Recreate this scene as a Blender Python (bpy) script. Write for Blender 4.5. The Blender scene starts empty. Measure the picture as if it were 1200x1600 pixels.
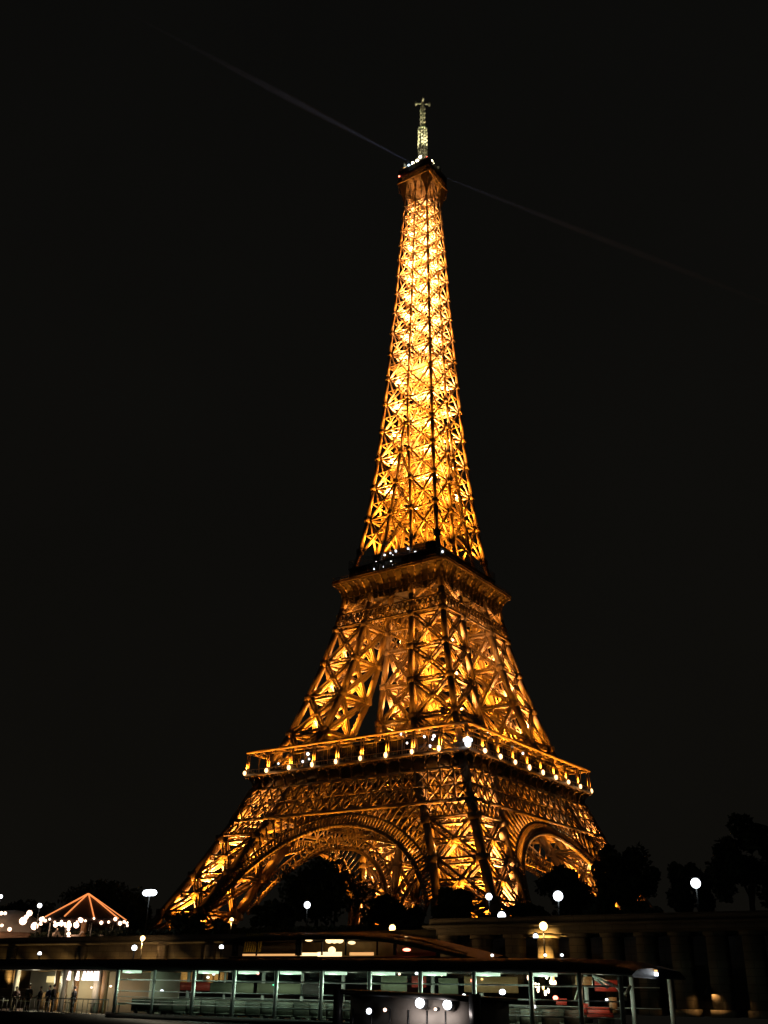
import bpy, math, random
import numpy as np
from mathutils import Matrix, Vector
random.seed(7); rng = np.random.default_rng(11)
PI = math.pi
scene = bpy.context.scene
col = scene.collection

# ------------------------------------------------------------------ camera
TH = -0.5703
D, ZC, YAW, PIT, ROL, FPX = 291.123, 4.745, -0.0425, 0.4423, 0.0178, 1576.15
Rw = np.array([[math.cos(TH), -math.sin(TH), 0], [math.sin(TH), math.cos(TH), 0], [0, 0, 1]])
_fw = np.array([math.sin(YAW)*math.cos(PIT), math.cos(YAW)*math.cos(PIT), math.sin(PIT)])
_r = np.cross(_fw, [0, 0, 1]); _r /= np.linalg.norm(_r); _u = np.cross(_r, _fw)
_r2 = _r*math.cos(ROL)+_u*math.sin(ROL); _u2 = -_r*math.sin(ROL)+_u*math.cos(ROL)
CAM = Rw.T @ np.array([0, -D, ZC]); FW = Rw.T @ _fw; RI = Rw.T @ _r2; UP = Rw.T @ _u2
cd = bpy.data.cameras.new('camera'); cam = bpy.data.objects.new('camera', cd); col.objects.link(cam)
M = Matrix([[RI[0], UP[0], -FW[0], CAM[0]], [RI[1], UP[1], -FW[1], CAM[1]], [RI[2], UP[2], -FW[2], CAM[2]], [0, 0, 0, 1]])
cam.matrix_world = M
cd.sensor_fit = 'HORIZONTAL'; cd.sensor_width = 36; cd.lens = FPX/1200*36
cd.clip_start = .5; cd.clip_end = 9000
scene.camera = cam

def at(px, py, v):
    """point of the river-aligned plane y=v seen at photo pixel px,py"""
    d = FW+RI*(px-600)/FPX-UP*(py-800)/FPX
    return CAM+d*((v-CAM[1])/d[1])
def U(px, v, py=1500): return float(at(px, py, v)[0])
def Z(px, py, v): return float(at(px, py, v)[2])

# ------------------------------------------------------------------ world: city-lit night sky
w = bpy.data.worlds.new('World'); scene.world = w; w.use_nodes = True
nt = w.node_tree; bg = nt.nodes['Background']
tc = nt.nodes.new('ShaderNodeTexCoord'); sp = nt.nodes.new('ShaderNodeSeparateXYZ'); cr = nt.nodes.new('ShaderNodeValToRGB')
nt.links.new(tc.outputs['Generated'], sp.inputs[0]); nt.links.new(sp.outputs['Z'], cr.inputs[0]); cn = nt.nodes.new('ShaderNodeTexNoise'); cn.inputs['Scale'].default_value = 2.2; cn.inputs['Detail'].default_value = 5; cm_ = nt.nodes.new('ShaderNodeMapRange'); cm_.inputs[3].default_value = .72; cm_.inputs[4].default_value = 1.28
vm = nt.nodes.new('ShaderNodeVectorMath'); vm.operation = 'SCALE'
nt.links.new(tc.outputs['Generated'], cn.inputs['Vector']); nt.links.new(cn.outputs[0], cm_.inputs[0]); nt.links.new(cr.outputs[0], vm.inputs[0]); nt.links.new(cm_.outputs[0], vm.inputs['Scale']); nt.links.new(vm.outputs[0], bg.inputs[0])
cr.color_ramp.elements[0].position = 0.0; cr.color_ramp.elements[0].color = (.0046, .0041, .0031, 1)
cr.color_ramp.elements[1].position = .9; cr.color_ramp.elements[1].color = (.0031, .0031, .0028, 1)
bg.inputs[1].default_value = 1.0
scene.view_settings.view_transform = 'Standard'; scene.view_settings.look = 'None'
scene.view_settings.exposure = 0; scene.view_settings.gamma = 1
cy = scene.cycles
cy.max_bounces = 5; cy.diffuse_bounces = 2; cy.glossy_bounces = 3; cy.transmission_bounces = 4; cy.transparent_max_bounces = 10; cy.volume_bounces = 0
cy.sample_clamp_indirect = 4; cy.use_denoising = True; cy.use_light_tree = True; cy.caustics_reflective = False; cy.caustics_refractive = False

# ------------------------------------------------------------------ materials
def mat(name, colr, rough=.6, metal=0., emit=None, estr=0., var=0., vscale=1., bump=0., spec=.5):
    m = bpy.data.materials.new(name); m.use_nodes = True; n = m.node_tree; b = n.nodes['Principled BSDF']
    b.inputs['Roughness'].default_value = rough; b.inputs['Metallic'].default_value = metal
    b.inputs['Base Color'].default_value = (*colr, 1); b.inputs['Specular IOR Level'].default_value = spec
    if var > 0 or bump > 0:
        t = n.nodes.new('ShaderNodeTexCoord'); no = n.nodes.new('ShaderNodeTexNoise'); no.inputs['Scale'].default_value = vscale; no.inputs['Detail'].default_value = 6
        n.links.new(t.outputs['Object'], no.inputs['Vector'])
        if var > 0:
            r = n.nodes.new('ShaderNodeValToRGB'); n.links.new(no.outputs[0], r.inputs[0])
            r.color_ramp.elements[0].position = .3; r.color_ramp.elements[1].position = .7
            r.color_ramp.elements[0].color = (*[c*(1-var) for c in colr], 1); r.color_ramp.elements[1].color = (*[min(1, c*(1+var)) for c in colr], 1)
            n.links.new(r.outputs[0], b.inputs['Base Color'])
        if bump > 0:
            bp = n.nodes.new('ShaderNodeBump'); bp.inputs['Strength'].default_value = bump; n.links.new(no.outputs[0], bp.inputs['Height']); n.links.new(bp.outputs[0], b.inputs['Normal'])
    if emit:
        b.inputs['Emission Color'].default_value = (*emit, 1); b.inputs['Emission Strength'].default_value = estr
    return m
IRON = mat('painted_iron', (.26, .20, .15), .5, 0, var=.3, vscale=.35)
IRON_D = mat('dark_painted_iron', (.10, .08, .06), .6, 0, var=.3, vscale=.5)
MASTM = mat('galvanised_mast', (.45, .44, .38), .5, var=.2, vscale=1)
DECKM = mat('platform_deck', (.10, .085, .07), .7, var=.25, vscale=.5)
GLASS_D = mat('dark_glazing', (.02, .02, .025), .15)
SODIUM = (1.0, .305, .018)
HOT = (1.0, .44, .14)
E_WARM = mat('warm_lamp', (.9, .8, .6), emit=(1, .62, .25), estr=5)
E_GAL = mat('gallery_lamp_glow', (.9, .8, .6), emit=(1, .55, .22), estr=4.2)
E_WHITE = mat('white_lamp', (.9, .9, .9), emit=(.86, .93, 1), estr=4.5)
E_SODIUM = mat('sodium_lamp', (.9, .7, .4), emit=(1, .62, .22), estr=6)
E_RED = mat('red_lamp', (.6, .1, .1), emit=(1, .16, .10), estr=8)
E_BLUE = mat('bluish_lamp', (.7, .8, .9), emit=(.6, .8, 1), estr=9)
E_YEL = mat('pale_yellow_lamp', (.9, .9, .7), emit=(1, .92, .6), estr=8)
E_GREEN = mat('green_lamp', (.1, .6, .3), emit=(.1, 1, .45), estr=3)
E_SMALL = mat('small_white_bulb', (.9, .9, .9), emit=(.9, .95, 1), estr=2.2)
E_BULB = mat('fairground_bulb', (.9, .8, .6), emit=(1, .62, .42), estr=5)
E_PANEL = mat('ceiling_panel_light', (.8, .9, .8), emit=(.72, 1, .74), estr=.95)
E_STRING = mat('orange_light_string', (.8, .5, .3), emit=(1, .30, .08), estr=1.1)
E_PINK = mat('pinkish_tube_light', (.9, .8, .9), emit=(1, .78, .72), estr=3.0)
E_GLOW = mat('lit_orange_tube', (.9, .6, .3), emit=(1, .50, .16), estr=1.6)

# ------------------------------------------------------------------ mesh builder
BOXV = np.array([[-1, -1, 0], [1, -1, 0], [1, 1, 0], [-1, 1, 0], [-1, -1, 1], [1, -1, 1], [1, 1, 1], [-1, 1, 1]], float)
BOXF = np.array([[3, 2, 1, 0], [4, 5, 6, 7], [0, 1, 5, 4], [1, 2, 6, 5], [2, 3, 7, 6], [3, 0, 4, 7]])
class MB:
    def __init__(s): s.b = []; s.v = []; s.f = []
    def bar(s, p, q, w, h=None, ref=(0, 0, 1)):
        s.b.append((*p, *q, w, h if h is not None else w, *ref)); return s
    def box(s, c, size):                       # centre, full sizes
        x, y, z = c; a, b_, h = size
        return s.bar((x, y, z-h/2), (x, y, z+h/2), a, b_, (1, 0, 0))
    def poly(s, vs, fs):
        o = len(s.v); s.v += [tuple(map(float, v)) for v in vs]; s.f += [[i+o for i in f] for f in fs]; return s
    def pipe(s, pts, w, h=None, ref=(0, 0, 1)):
        for a, b_ in zip(pts[:-1], pts[1:]): s.bar(a, b_, w, h, ref)
        return s
    def sphere(s, c, r, rz=None, n=8, m=6):
        rz = rz or r; vs = [(c[0], c[1], c[2]-rz)]
        for i in range(1, m):
            t = -PI/2+PI*i/m
            for k in range(n): a = 2*PI*k/n; vs.append((c[0]+r*math.cos(t)*math.cos(a), c[1]+r*math.cos(t)*math.sin(a), c[2]+rz*math.sin(t)))
        vs.append((c[0], c[1], c[2]+rz)); fs = []
        for k in range(n):
            k2 = (k+1) % n; fs.append([0, 1+k2, 1+k])
            for i in range(m-2): fs.append([1+i*n+k, 1+i*n+k2, 1+(i+1)*n+k2, 1+(i+1)*n+k])
            fs.append([1+(m-2)*n+k, 1+(m-2)*n+k2, len(vs)-1])
        return s.poly(vs, fs)
    def cyl(s, p, q, r0, r1=None, n=10, cap=True):
        r1 = r0 if r1 is None else r1; p = np.array(p, float); q = np.array(q, float); d = q-p; d /= np.linalg.norm(d)
        a = np.cross(d, [0, 0, 1] if abs(d[2]) < .9 else [1, 0, 0]); a /= np.linalg.norm(a); b_ = np.cross(d, a)
        vs = []
        for c, r in ((p, r0), (q, r1)):
            for k in range(n): t = 2*PI*k/n; vs.append(c+r*(a*math.cos(t)+b_*math.sin(t)))
        fs = [[k, (k+1) % n, n+(k+1) % n, n+k] for k in range(n)]
        if cap: fs += [list(range(n-1, -1, -1)), list(range(n, 2*n))]
        return s.poly(vs, fs)
    def build(s, name, m, parent=None, smooth=False):
        V = np.zeros((0, 3)); loops = np.zeros(0, int); starts = np.zeros(0, int)
        if s.b:
            B = np.array(s.b, float); p, q, hw, hh, ref = B[:, 0:3], B[:, 3:6], B[:, 6]/2, B[:, 7]/2, B[:, 8:11]
            d = q-p; L = np.linalg.norm(d, axis=1, keepdims=True); L[L == 0] = 1; dn = d/L
            x = ref-(ref*dn).sum(1, keepdims=True)*dn; ln = np.linalg.norm(x, axis=1, keepdims=True)
            bad = ln[:, 0] < 1e-3; alt = np.tile([[1., .02, 0]], (len(B), 1)); x2 = alt-(alt*dn).sum(1, keepdims=True)*dn
            x = np.where(bad[:, None], x2, x); x /= np.linalg.norm(x, axis=1, keepdims=True); y = np.cross(dn, x)
            V = (p[:, None]+d[:, None]*BOXV[None, :, 2:3]+x[:, None]*(hw[:, None]*BOXV[None, :, 0])[..., None]+y[:, None]*(hh[:, None]*BOXV[None, :, 1])[..., None]).reshape(-1, 3)
            loops = (BOXF.reshape(1, 24)+8*np.arange(len(B))[:, None]).ravel(); starts = np.arange(0, 24*len(B), 4)
        nb = len(V)
        if s.v:
            V = np.vstack([V, np.array(s.v)]); ls = []; st = []; k = len(loops)
            for f in s.f: st.append(k); k += len(f); ls += [i+nb for i in f]
            loops = np.concatenate([loops, np.array(ls, int)]); starts = np.concatenate([starts, np.array(st, int)])
        me = bpy.data.meshes.new(name); me.vertices.add(len(V)); me.vertices.foreach_set('co', V.ravel())
        me.loops.add(len(loops)); me.loops.foreach_set('vertex_index', loops.astype(np.int32))
        me.polygons.add(len(starts)); me.polygons.foreach_set('loop_start', starts.astype(np.int32))
        me.update(calc_edges=True); me.validate()
        if smooth: me.polygons.foreach_set('use_smooth', np.ones(len(me.polygons), bool))
        me.materials.append(m)
        o = bpy.data.objects.new(name, me); col.objects.link(o)
        if parent is not None: o.parent = parent
        return o
def tag(o, label=None, cat=None, group=None, kind=None):
    if label: o['label'] = label
    if cat: o['category'] = cat
    if group: o['group'] = group
    if kind: o['kind'] = kind
    return o
def empty(name, loc, label=None, cat=None, group=None, rz=0):
    o = bpy.data.objects.new(name, None); o.location = loc; o.rotation_euler = (0, 0, rz); o.empty_display_size = .5; col.objects.link(o)
    return tag(o, label, cat, group)
def lamp(kind, loc, energy, colr, radius=.25, parent=None, direction=None, angle=120, blend=.4, name='light'):
    l = bpy.data.lights.new(name, kind); l.energy = energy; l.color = colr; l.shadow_soft_size = radius
    o = bpy.data.objects.new(name, l); o.location = loc; col.objects.link(o)
    if kind == 'SPOT':
        l.spot_size = math.radians(angle); l.spot_blend = blend
        o.rotation_euler = Vector(direction).to_track_quat('-Z', 'Y').to_euler()
    if parent is not None: o.parent = parent
    return o
def copy_tree(o, parent=None):
    c = o.copy(); col.objects.link(c)
    if parent is not None: c.parent = parent
    for ch in list(o.children): copy_tree(ch, c)
    return c

# ================================================================== LATTICE TOWER
def V3(*a): return np.array(a, float)
PZ = [10, 17, 20.8, 30.4, 40, 46, 52, 57.6, 68, 80, 91, 100, 115, 128, 138, 149.5, 160, 170, 181, 191, 201, 210, 218, 227, 235, 242, 252, 267, 276]
PS = [55.2, 51.6, 49.7, 44.5, 39.9, 37.0, 34.7, 32.4, 28.1, 24.4, 21.4, 19.4, 16.8, 14.3, 13.0, 11.8, 10.9, 10.2, 9.5, 8.9, 8.4, 8.0, 7.5, 7.0, 6.7, 6.4, 5.9, 5.1, 4.7]
def S(z): return float(np.interp(z, PZ, PS))
def A(z): return float(np.interp(z, [10, 24, 40, 50, 57.6, 68, 80, 90, 100, 115, 128, 138, 149.5, 160, 170, 181], [38.5, 33.2, 25.4, 20.4, 17.8, 14.4, 10.9, 8.9, 7.6, 6.0, 5.0, 3.8, 2.7, 1.6, .8, 0]))
tower = empty('lattice_tower', (0, 0, 10.5), 'tall golden-lit iron lattice tower with three platforms and an antenna, standing behind the quay', 'tower')
class TW:  # parent whose origin is the tower base: parts are built in world coords, then shifted
    pass
def tp(mb, name, m, parent=None, label=None, smooth=False):
    o = mb.build(name, m, None, smooth)
    if parent is None:
        o.parent = tower; o.location = (0, 0, -10.5)
    else: o.parent = parent
    if label: o['label'] = label
    return o

def girder(mb, p, q, n, wid, dep, rail, lace, pitch=1.9):
    p = np.array(p, float); q = np.array(q, float); n = np.array(n, float)
    d = q-p; L = np.linalg.norm(d); d /= L; n = n-(n@d)*d; n /= np.linalg.norm(n); t = np.cross(d, n)
    for a in (-1, 1):
        for b in (-1, 1):
            o = t*a*wid/2+n*b*dep/2; mb.bar(p+o, q+o, rail, rail, n)
    k = max(2, int(round(L/(wid*pitch))))
    for b in (-1, 1):
        for i in range(k):
            sgn = 1 if i % 2 else -1
            mb.bar(p+d*L*i/k+t*sgn*wid/2+n*b*dep/2, p+d*L*(i+1)/k-t*sgn*wid/2+n*b*dep/2, lace, lace*.6, t)
def xpanel(mb, a0, b0, a1, b1, n, wid, dep, rail, lace, mid=False, top=True):
    girder(mb, a0, b1, n, wid, dep, rail, lace); girder(mb, b0, a1, n, wid, dep*.92, rail, lace)
    if top: girder(mb, a1, b1, n, wid, dep, rail, lace)
    if mid: girder(mb, (np.array(a0)+a1)/2, (np.array(b0)+b1)/2, n, wid*.8, dep*.8, rail, lace)
    mb.box((np.array(a0)+b0+a1+b1)/4, (wid*1.1, wid*1.1, wid*1.1))

def xbars(mb, a0, b0, a1, b1, n, w, d):
    mb.bar(a0, b1, d, w, n); mb.bar(b0, a1, d*.8, w, n); mb.bar(a1, b1, d*1.1, w, n)
    mb.box((np.array(a0)+b0+a1+b1)/4, (w*1.5, w*1.5, w*1.5))
def corners(i, j, z):
    s, a = S(z), A(z); return V3(i*s, j*s, z), V3(i*a, j*s, z), V3(i*a, j*a, z), V3(i*s, j*a, z)
LOW = [17, 21.5, 30.8, 40.3]           # ground stage panel heights
MID = [57.8, 69.2, 80.0, 90.6, 101.2]     # between the platforms
UPN = [127, 138.2, 149.4, 160.3, 170.4, 181.0, 191.0, 201.1, 210, 218.5, 227, 235, 242, 249, 255.5, 261.5, 267.5]
BOT = {}
def leg_stage(levels, extra, ch, name_prefix, i, j, spec, mid):
    """corner posts and bracing of one leg between the levels"""
    posts = []
    zz = levels+extra
    for c in range(4):
        mb = MB(); 
        for z0, z1 in zip(zz[:-1], zz[1:]):
            p, q = corners(i, j, z0)[c], corners(i, j, z1)[c]
            ins = -ch/2
            off = V3(i*(ins if c in (0, 3) else -ins), j*(ins if c in (0, 1) else -ins), 0)
            mb.bar(p+off, q+off, ch, ch, (1, 0, 0))
        for z in levels[1:]:
            p = corners(i, j, z)[c]; mb.box(p+V3(i*(-ch/2 if c in (0, 3) else ch/2), j*(-ch/2 if c in (0, 1) else ch/2), 0), (ch*1.35, ch*1.35, ch*1.3))
        posts.append(mb)
    br = MB()
    wid, dep, rail, lace = spec
    for z0, z1 in zip(levels[:-1], levels[1:]):
        c0, c1 = corners(i, j, z0), corners(i, j, z1)
        for a, b, n in ((0, 1, (0, j, 0)), (1, 2, (-i, 0, 0)), (2, 3, (0, -j, 0)), (3, 0, (i, 0, 0))):
            e = (c0[b]-c0[a]); e = e/np.linalg.norm(e)*ch*.9
            nn = V3(*n)*-.75*ch
            xpanel(br, c0[a]+e+nn, c0[b]-e+nn, c1[a]+e+nn, c1[b]-e+nn, n, wid*(1 if a in (0, 3) else .7), dep, rail, lace, mid=mid and z1-z0 > 7 and a in (0, 3))
    return posts, br
FOOT = mat('footing_stone', (.35, .32, .27), .85, var=.2, vscale=.8)
legs = []
for i in (-1, 1):
    for j in (-1, 1):
        # masonry footing
        for c in range(4):
            tier = MB(); p = corners(i, j, 14)[c]; q = corners(i, j, 17.3)[c]
            tier.bar((p[0]-i*2, p[1]-j*2, 10.4), (q[0], q[1], 17.2), 5.0, 5.0, (1, 0, 0))
            tp(tier, 'masonry_footing', FOOT)
        p1, b1 = leg_stage(LOW, [46, 52, 57], 1.75, 'low', i, j, (1.3, .75, .46, .2), True)
        p2, b2 = leg_stage(MID, [108, 114.5], 1.35, 'mid', i, j, (1.0, .6, .4, .18), False)
        b = MB(); b.b = b1.b+b2.b
        leg = tp(b, 'leg', IRON)
        for mb1, mb2 in zip(p1, p2):
            mb = MB(); mb.b = mb1.b+mb2.b; mb.build('corner_post', IRON, leg)
        # inside: inclined lift track, stair flights, cross diaphragms
        t = MB(); st = MB()
        for lv in (LOW+[46, 52, 57.8], MID+[113]):
            for z0, z1 in zip(lv[:-1], lv[1:]):
                m0 = (S(z0)+A(z0))/2; m1 = (S(z1)+A(z1))/2
                for o in (-2.0, 2.0):
                    girder(t, (i*m0+o, j*m0-o*i*j, z0), (i*m1+o, j*m1-o*i*j, z1), (0, 0, 1), .8, 1.1, .22, .12)
                c1 = corners(i, j, z1)
                t.bar(c1[0], c1[2], .9, .35, (0, 0, 1)); t.bar(c1[1], c1[3], .9, .3, (0, 0, 1))
                # zigzag stair
                n = max(3, int((z1-z0)/2.2))
                for k in range(n):
                    za, zb = z0+(z1-z0)*k/n, z0+(z1-z0)*(k+1)/n
                    f = lambda z, sx: V3(i*((S(z)+A(z))/2+sx*2.6*(S(z)-A(z))/12), j*((S(z)+A(z))/2-3.0), z)
                    sx = 1 if k % 2 else -1
                    st.bar(f(za, sx), f(zb, -sx), .9, .16, (0, 0, 1)); st.bar(f(za, sx)+V3(0, .5, 1.1), f(zb, -sx)+V3(0, .5, 1.1), .09)
                    st.bar(f(zb, -sx)-V3(.8, 0, 0), f(zb, -sx)+V3(.8, 0, 0), 1.4, .14, (0, 0, 1))
        t.build('lift_track', IRON, leg); st.build('staircase', IRON, leg)
        legs.append(leg)

SIDES = []   # (function mapping (along, out, z) -> point)
SIDES = [lambda a, o, z: V3(a, -o, z), lambda a, o, z: V3(o, a, z), lambda a, o, z: V3(-a, o, z), lambda a, o, z: V3(-o, -a, z)]
NRM = [V3(0, -1, 0), V3(1, 0, 0), V3(0, 1, 0), V3(-1, 0, 0)]
def trellis(mb, F, z0, z1, half0, half1, off0, off1, pitch, w, d, rails=(.6, .6), verts=0, n=None):
    """crossed diagonal bars between two heights over one side"""
    L = half0*2; k = max(2, int(round(L/pitch)))
    for a in range(k):
        t0, t1 = -1+2*a/k, -1+2*(a+1)/k
        mb.bar(F(t0*half0, off0, z0), F(t1*half1, off1, z1), w, d, n); mb.bar(F(t1*half0, off0-d*.5, z0), F(t0*half1, off1-d*.5, z1), w, d, n)
        if verts and a % verts == 0: mb.bar(F(t0*half0, off0+.05, z0), F(t0*half1, off1+.05, z1), w*1.3, d, n)
    mb.bar(F(-half0, off0, z0), F(half0, off0, z0), rails[0], d*1.6, (0, 0, 1)); mb.bar(F(-half1, off1, z1), F(half1, off1, z1), rails[1], d*1.6, (0, 0, 1))

for k, (F, n) in enumerate(zip(SIDES, NRM)):
    # ---- belt girder under the first platform: small band and deep lattice
    g = MB()
    s = lambda z: S(z)+.12
    trellis(g, F, 41.8, 44.6, s(41.8), s(44.6), s(41.8), s(44.6), 2.0, .34, .3, (.35, .8), n=n) if False else None
    # deep girder (two stacked rows of crosses)
    trellis(g, F, 45.0, 49.2, s(45), s(49.2), s(45), s(49.2), 4.1, .42, .3, (.9, .3), 1, n)
    trellis(g, F, 49.2, 53.3, s(49.2), s(53.3), s(49.2), s(53.3), 3.75, .42, .3, (.3, .8), 1, n)
    # small trellis over the legs only
    for sg in (-1, 1):
        z0, z1 = 41.2, 44.4
        for a in range(8):
            for dd in (0, 1):
                A0, B0 = A(z0), S(z0); A1, B1 = A(z1), S(z1)
                x0 = A0+(B0-A0)*(a+dd)/8; x1 = A1+(B1-A1)*(a+1-dd)/8
                g.bar(F(sg*x0, s(z0), z0), F(sg*x1, s(z1), z1), .36, .3, n)
        g.bar(F(sg*A(z0), s(z0), z0), F(sg*S(z0), s(z0), z0), .5, .4, (0, 0, 1))
    # inner copy of the girder, on the courtyard side of the legs
    for z0, z1 in ((45, 49.2), (49.2, 53.3)):
        trellis(g, F, z0, z1, S(z0), S(z1), A(z0), A(z1), 4.6, .5, .3, (.8, .5), 1, n)
    tp(g, 'belt_girder', IRON)
    # ---- decorative arch
    ar = MB(); ai = MB(); am = ar; R0, R1, zc = 36.4, 39.2, 4.9
    N = 84; a0 = math.radians(28); zfoot = 19
    pts0 = []; pts1 = []
    for q in range(N+1):
        t = a0+(PI-2*a0)*q/N
        for R, pts in ((R0, pts0), (R1, pts1)):
            x, z = R*math.cos(t), zc+R*math.sin(t); pts.append((x, z))
    def onf(x, z, o=0, inner=False): return F(x, (A(z) if inner else S(z)-.3)+o, z)
    lim = lambda x, z: z > 17 and abs(x) < A(z)+.6
    for inner in (False, True):
        ar = ai if inner else am
        for q in range(N):
            (x0, z0), (x1, z1) = pts0[q], pts0[q+1]
            if lim(x0, z0) and lim(x1, z1):
                ar.bar(onf(x0, z0, 0, inner), onf(x1, z1, 0, inner), .34, 1.0, n)
                # soffit plate one and a half metres deep
                ar.poly([onf(x0, z0, .3, inner), onf(x1, z1, .3, inner), onf(x1, z1, -1.3, inner), onf(x0, z0, -1.3, inner)], [[0, 1, 2, 3]])
            (x2, z2), (x3, z3) = pts1[q], pts1[q+1]
            if lim(x2, z2) and lim(x3, z3) and z2 < 45:
                ar.bar(onf(x2, z2, 0, inner), onf(x3, z3, 0, inner), .4, .5, n)
            if lim(x0, z0) and not inner: ar.bar(onf(x0, z0, -.1), onf(x2, min(z2, 45), -.1), .5, .22, n)
            if inner and lim(x0, z0) and q % 2 == 0: ar.bar(onf(x0, z0, 0, True), onf(x3, z3, 0, True), .25, .2, n)
    ar = am
    # spandrel webs between the arch back and the girder
    for q in range(0, N+1, 2):
        x2, z2 = pts1[q]
        if z2 < 43.8 and lim(x2, z2) and z2 > 26:
            zt = 44.7; 
            t = a0+(PI-2*a0)*q/N
            L = min((zt-z2)/max(.2, math.sin(t)), 7.5)
            xe, ze = x2+math.cos(t)*L, z2+math.sin(t)*L
            if abs(xe) > A(ze): 
                f = 1.0
                for _ in range(20):
                    f -= .05; xe, ze = x2+math.cos(t)*L*f, z2+math.sin(t)*L*f
                    if abs(xe) < A(ze): break
            if (xe-x2)**2+(ze-z2)**2 > .6: ar.bar(onf(x2, z2), onf(xe, ze), .5, .22, n)
    tp(ar, 'arch', IRON); tp(ai, 'inner_arch', IRON)

# ---- first platform
fp = MB(); H1 = 35.35
z = 57.2
for sgn in (-1, 1):
    fp.box((0, sgn*(H1+14)/2, z), (2*H1, H1-14, .5)); fp.box((sgn*(H1+14)/2, 0, z), (H1-14, 28, .5))
for F, n in zip(SIDES, NRM):
    for k in range(-8, 9): fp.bar(F(k*4, 14.2, 56.2), F(k*4, 33.2, 56.2), .4, 1.3, (1, 0, 0) if n[0] == 0 else (0, 1, 0))
    for o in (15, 20, 26, 32): fp.bar(F(-o, o, 56.0), F(o, o, 56.0), .5, 1.5, n)
plat1 = tp(fp, 'first_platform', DECKM)
fr = MB(); con = MB(); par = MB()
for F, n in zip(SIDES, NRM):
    fr.bar(F(-33.3, 33.3, 55.1), F(33.3, 33.3, 55.1), .3, 3.4, n)
    fr.bar(F(-33.6, 33.7, 53.5), F(33.6, 33.7, 53.5), .5, .35, n)
    par.bar(F(-H1, H1+.02, 57.25), F(H1, H1+.02, 57.25), .35, .85, n)
    for k in range(19):
        a = -34.6+69.2*k/18
        con = MB(); con.pipe([F(a*.965, 33.7, 53.6), F(a*.97, 33.8, 55.2), F(a*.985, 34.2, 56.2), F(a, 35.2, 56.9)], .38, .42, n)
        for q in (-1, 1): con.pipe([F(a*.985, 34.1, 56.0), F((a+q*.9)*.99, 34.4, 56.75), F((a+q*1.75)*.99, 34.5, 56.85)], .16, .4, n)
        con.build('console', IRON, plat1)
    for k in range(73):
        a = -H1+2*H1*k/72; par.bar(F(a, H1-.1, 57.6), F(a, H1-.1, 58.7), .06, .06, n)
    par.bar(F(-H1, H1-.1, 58.75), F(H1, H1-.1, 58.75), .14, .14, n)
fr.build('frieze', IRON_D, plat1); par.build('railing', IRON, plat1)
can = MB(); H1i = H1-3.6; zr = 63.6
for F, n in zip(SIDES, NRM):
    can.bar(F(-H1, H1-.2, zr), F(H1, H1-.2, zr), .75, .6, n); can.bar(F(-H1i, H1i, zr-.05), F(H1i, H1i, zr-.05), .35, .4, n)
    for k in range(-9, 10):
        can.bar(F(k*H1/9, H1i, zr-.02), F(k*H1/9, H1-.5, zr-.02), .2, .3, (0, 0, 1))
can.build('canopy_frame', IRON, plat1)
E_SM = E_WHITE
for F, n in zip(SIDES, NRM):
    for k in range(9):
        a = -H1+2*H1*k/9
        pm = MB()
        for o in (-.42, .42): pm.bar(F(a+o+(.42 if k == 0 else 0), H1-.45, 57.5), F(a+o+(.42 if k == 0 else 0), H1-.45, zr-.3), .26, .26, n)
        post = pm.build('gallery_post', IRON, plat1)
        lm = MB(); c = F(a, H1+.35, 58.0); lm.sphere(c, random.uniform(.42, .52), random.uniform(.6, .78))
        lm.build('gallery_lamp', E_GAL, plat1)
        lamp('SPOT', F(a, H1+.12, 58.9), 6500, SODIUM, .15, tower, (n*-.10+V3(0, 0, 1)), 130, .6, 'gallery_uplight').location.z -= 10.5
    for k in range(9):
        a = -H1+2*H1*(k+.5)/9; pm = MB(); pm.bar(F(a, H1-1.2, 57.5), F(a, H1-1.2, zr-.3), .16, .16, n); pm.build('slim_post', IRON, plat1)
# pavilions set back on the first platform (dark glazing between mullions)
for q, (F, n) in enumerate(zip(SIDES, NRM)):
    pv = MB(); pv.bar(F(-24, 28.2, 60.1), F(24, 28.2, 60.1), 4.6, 5.2, n)
    pb = pv.build('pavilion', GLASS_D, plat1); mu = MB()
    for k in range(25): mu.bar(F(-24+2*k, 30.6, 57.5), F(-24+2*k, 30.6, 62.7), .12, .12, n)
    mu.bar(F(-24.5, 28.2, 62.85), F(24.5, 28.2, 62.85), 5.6, .3, n)
    mu.build('mullions', IRON_D, pb)
sl = MB()
for (px, py, r) in ((435, 1193, .3), (481, 1178, .45), (483, 1186, .3), (473, 1190, .35), (627, 1147, .35), (636, 1161, .3), (663, 1151, .35), (672, 1166, .4), (678, 1150, .45), (676, 1155, .3), (762, 1143, .35), (773, 1147, .3), (801, 1167, .3), (817, 1177, .35)):
    v = -33.6
    if px < 730: c = at(px, py, v)
    else:
        d = FW+RI*(px-600)/FPX-UP*(py-800)/FPX; c = CAM+d*((33.6-CAM[0])/d[0])
    sl = MB(); sl.sphere(c, r, n=6, m=4); sl.build('bulb', E_SMALL, plat1)
sl = MB()
c = at(731, 1162, -H1-.3)
for dx, dz in ((0, 0), (-.7, .9), (.7, .9), (0, 1.3)): sl.sphere(c+V3(dx*.8, dx*.6, dz), .5 if dz else .8, n=8, m=6)
sl.build('corner_floodlight', E_SMALL, plat1)

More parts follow.
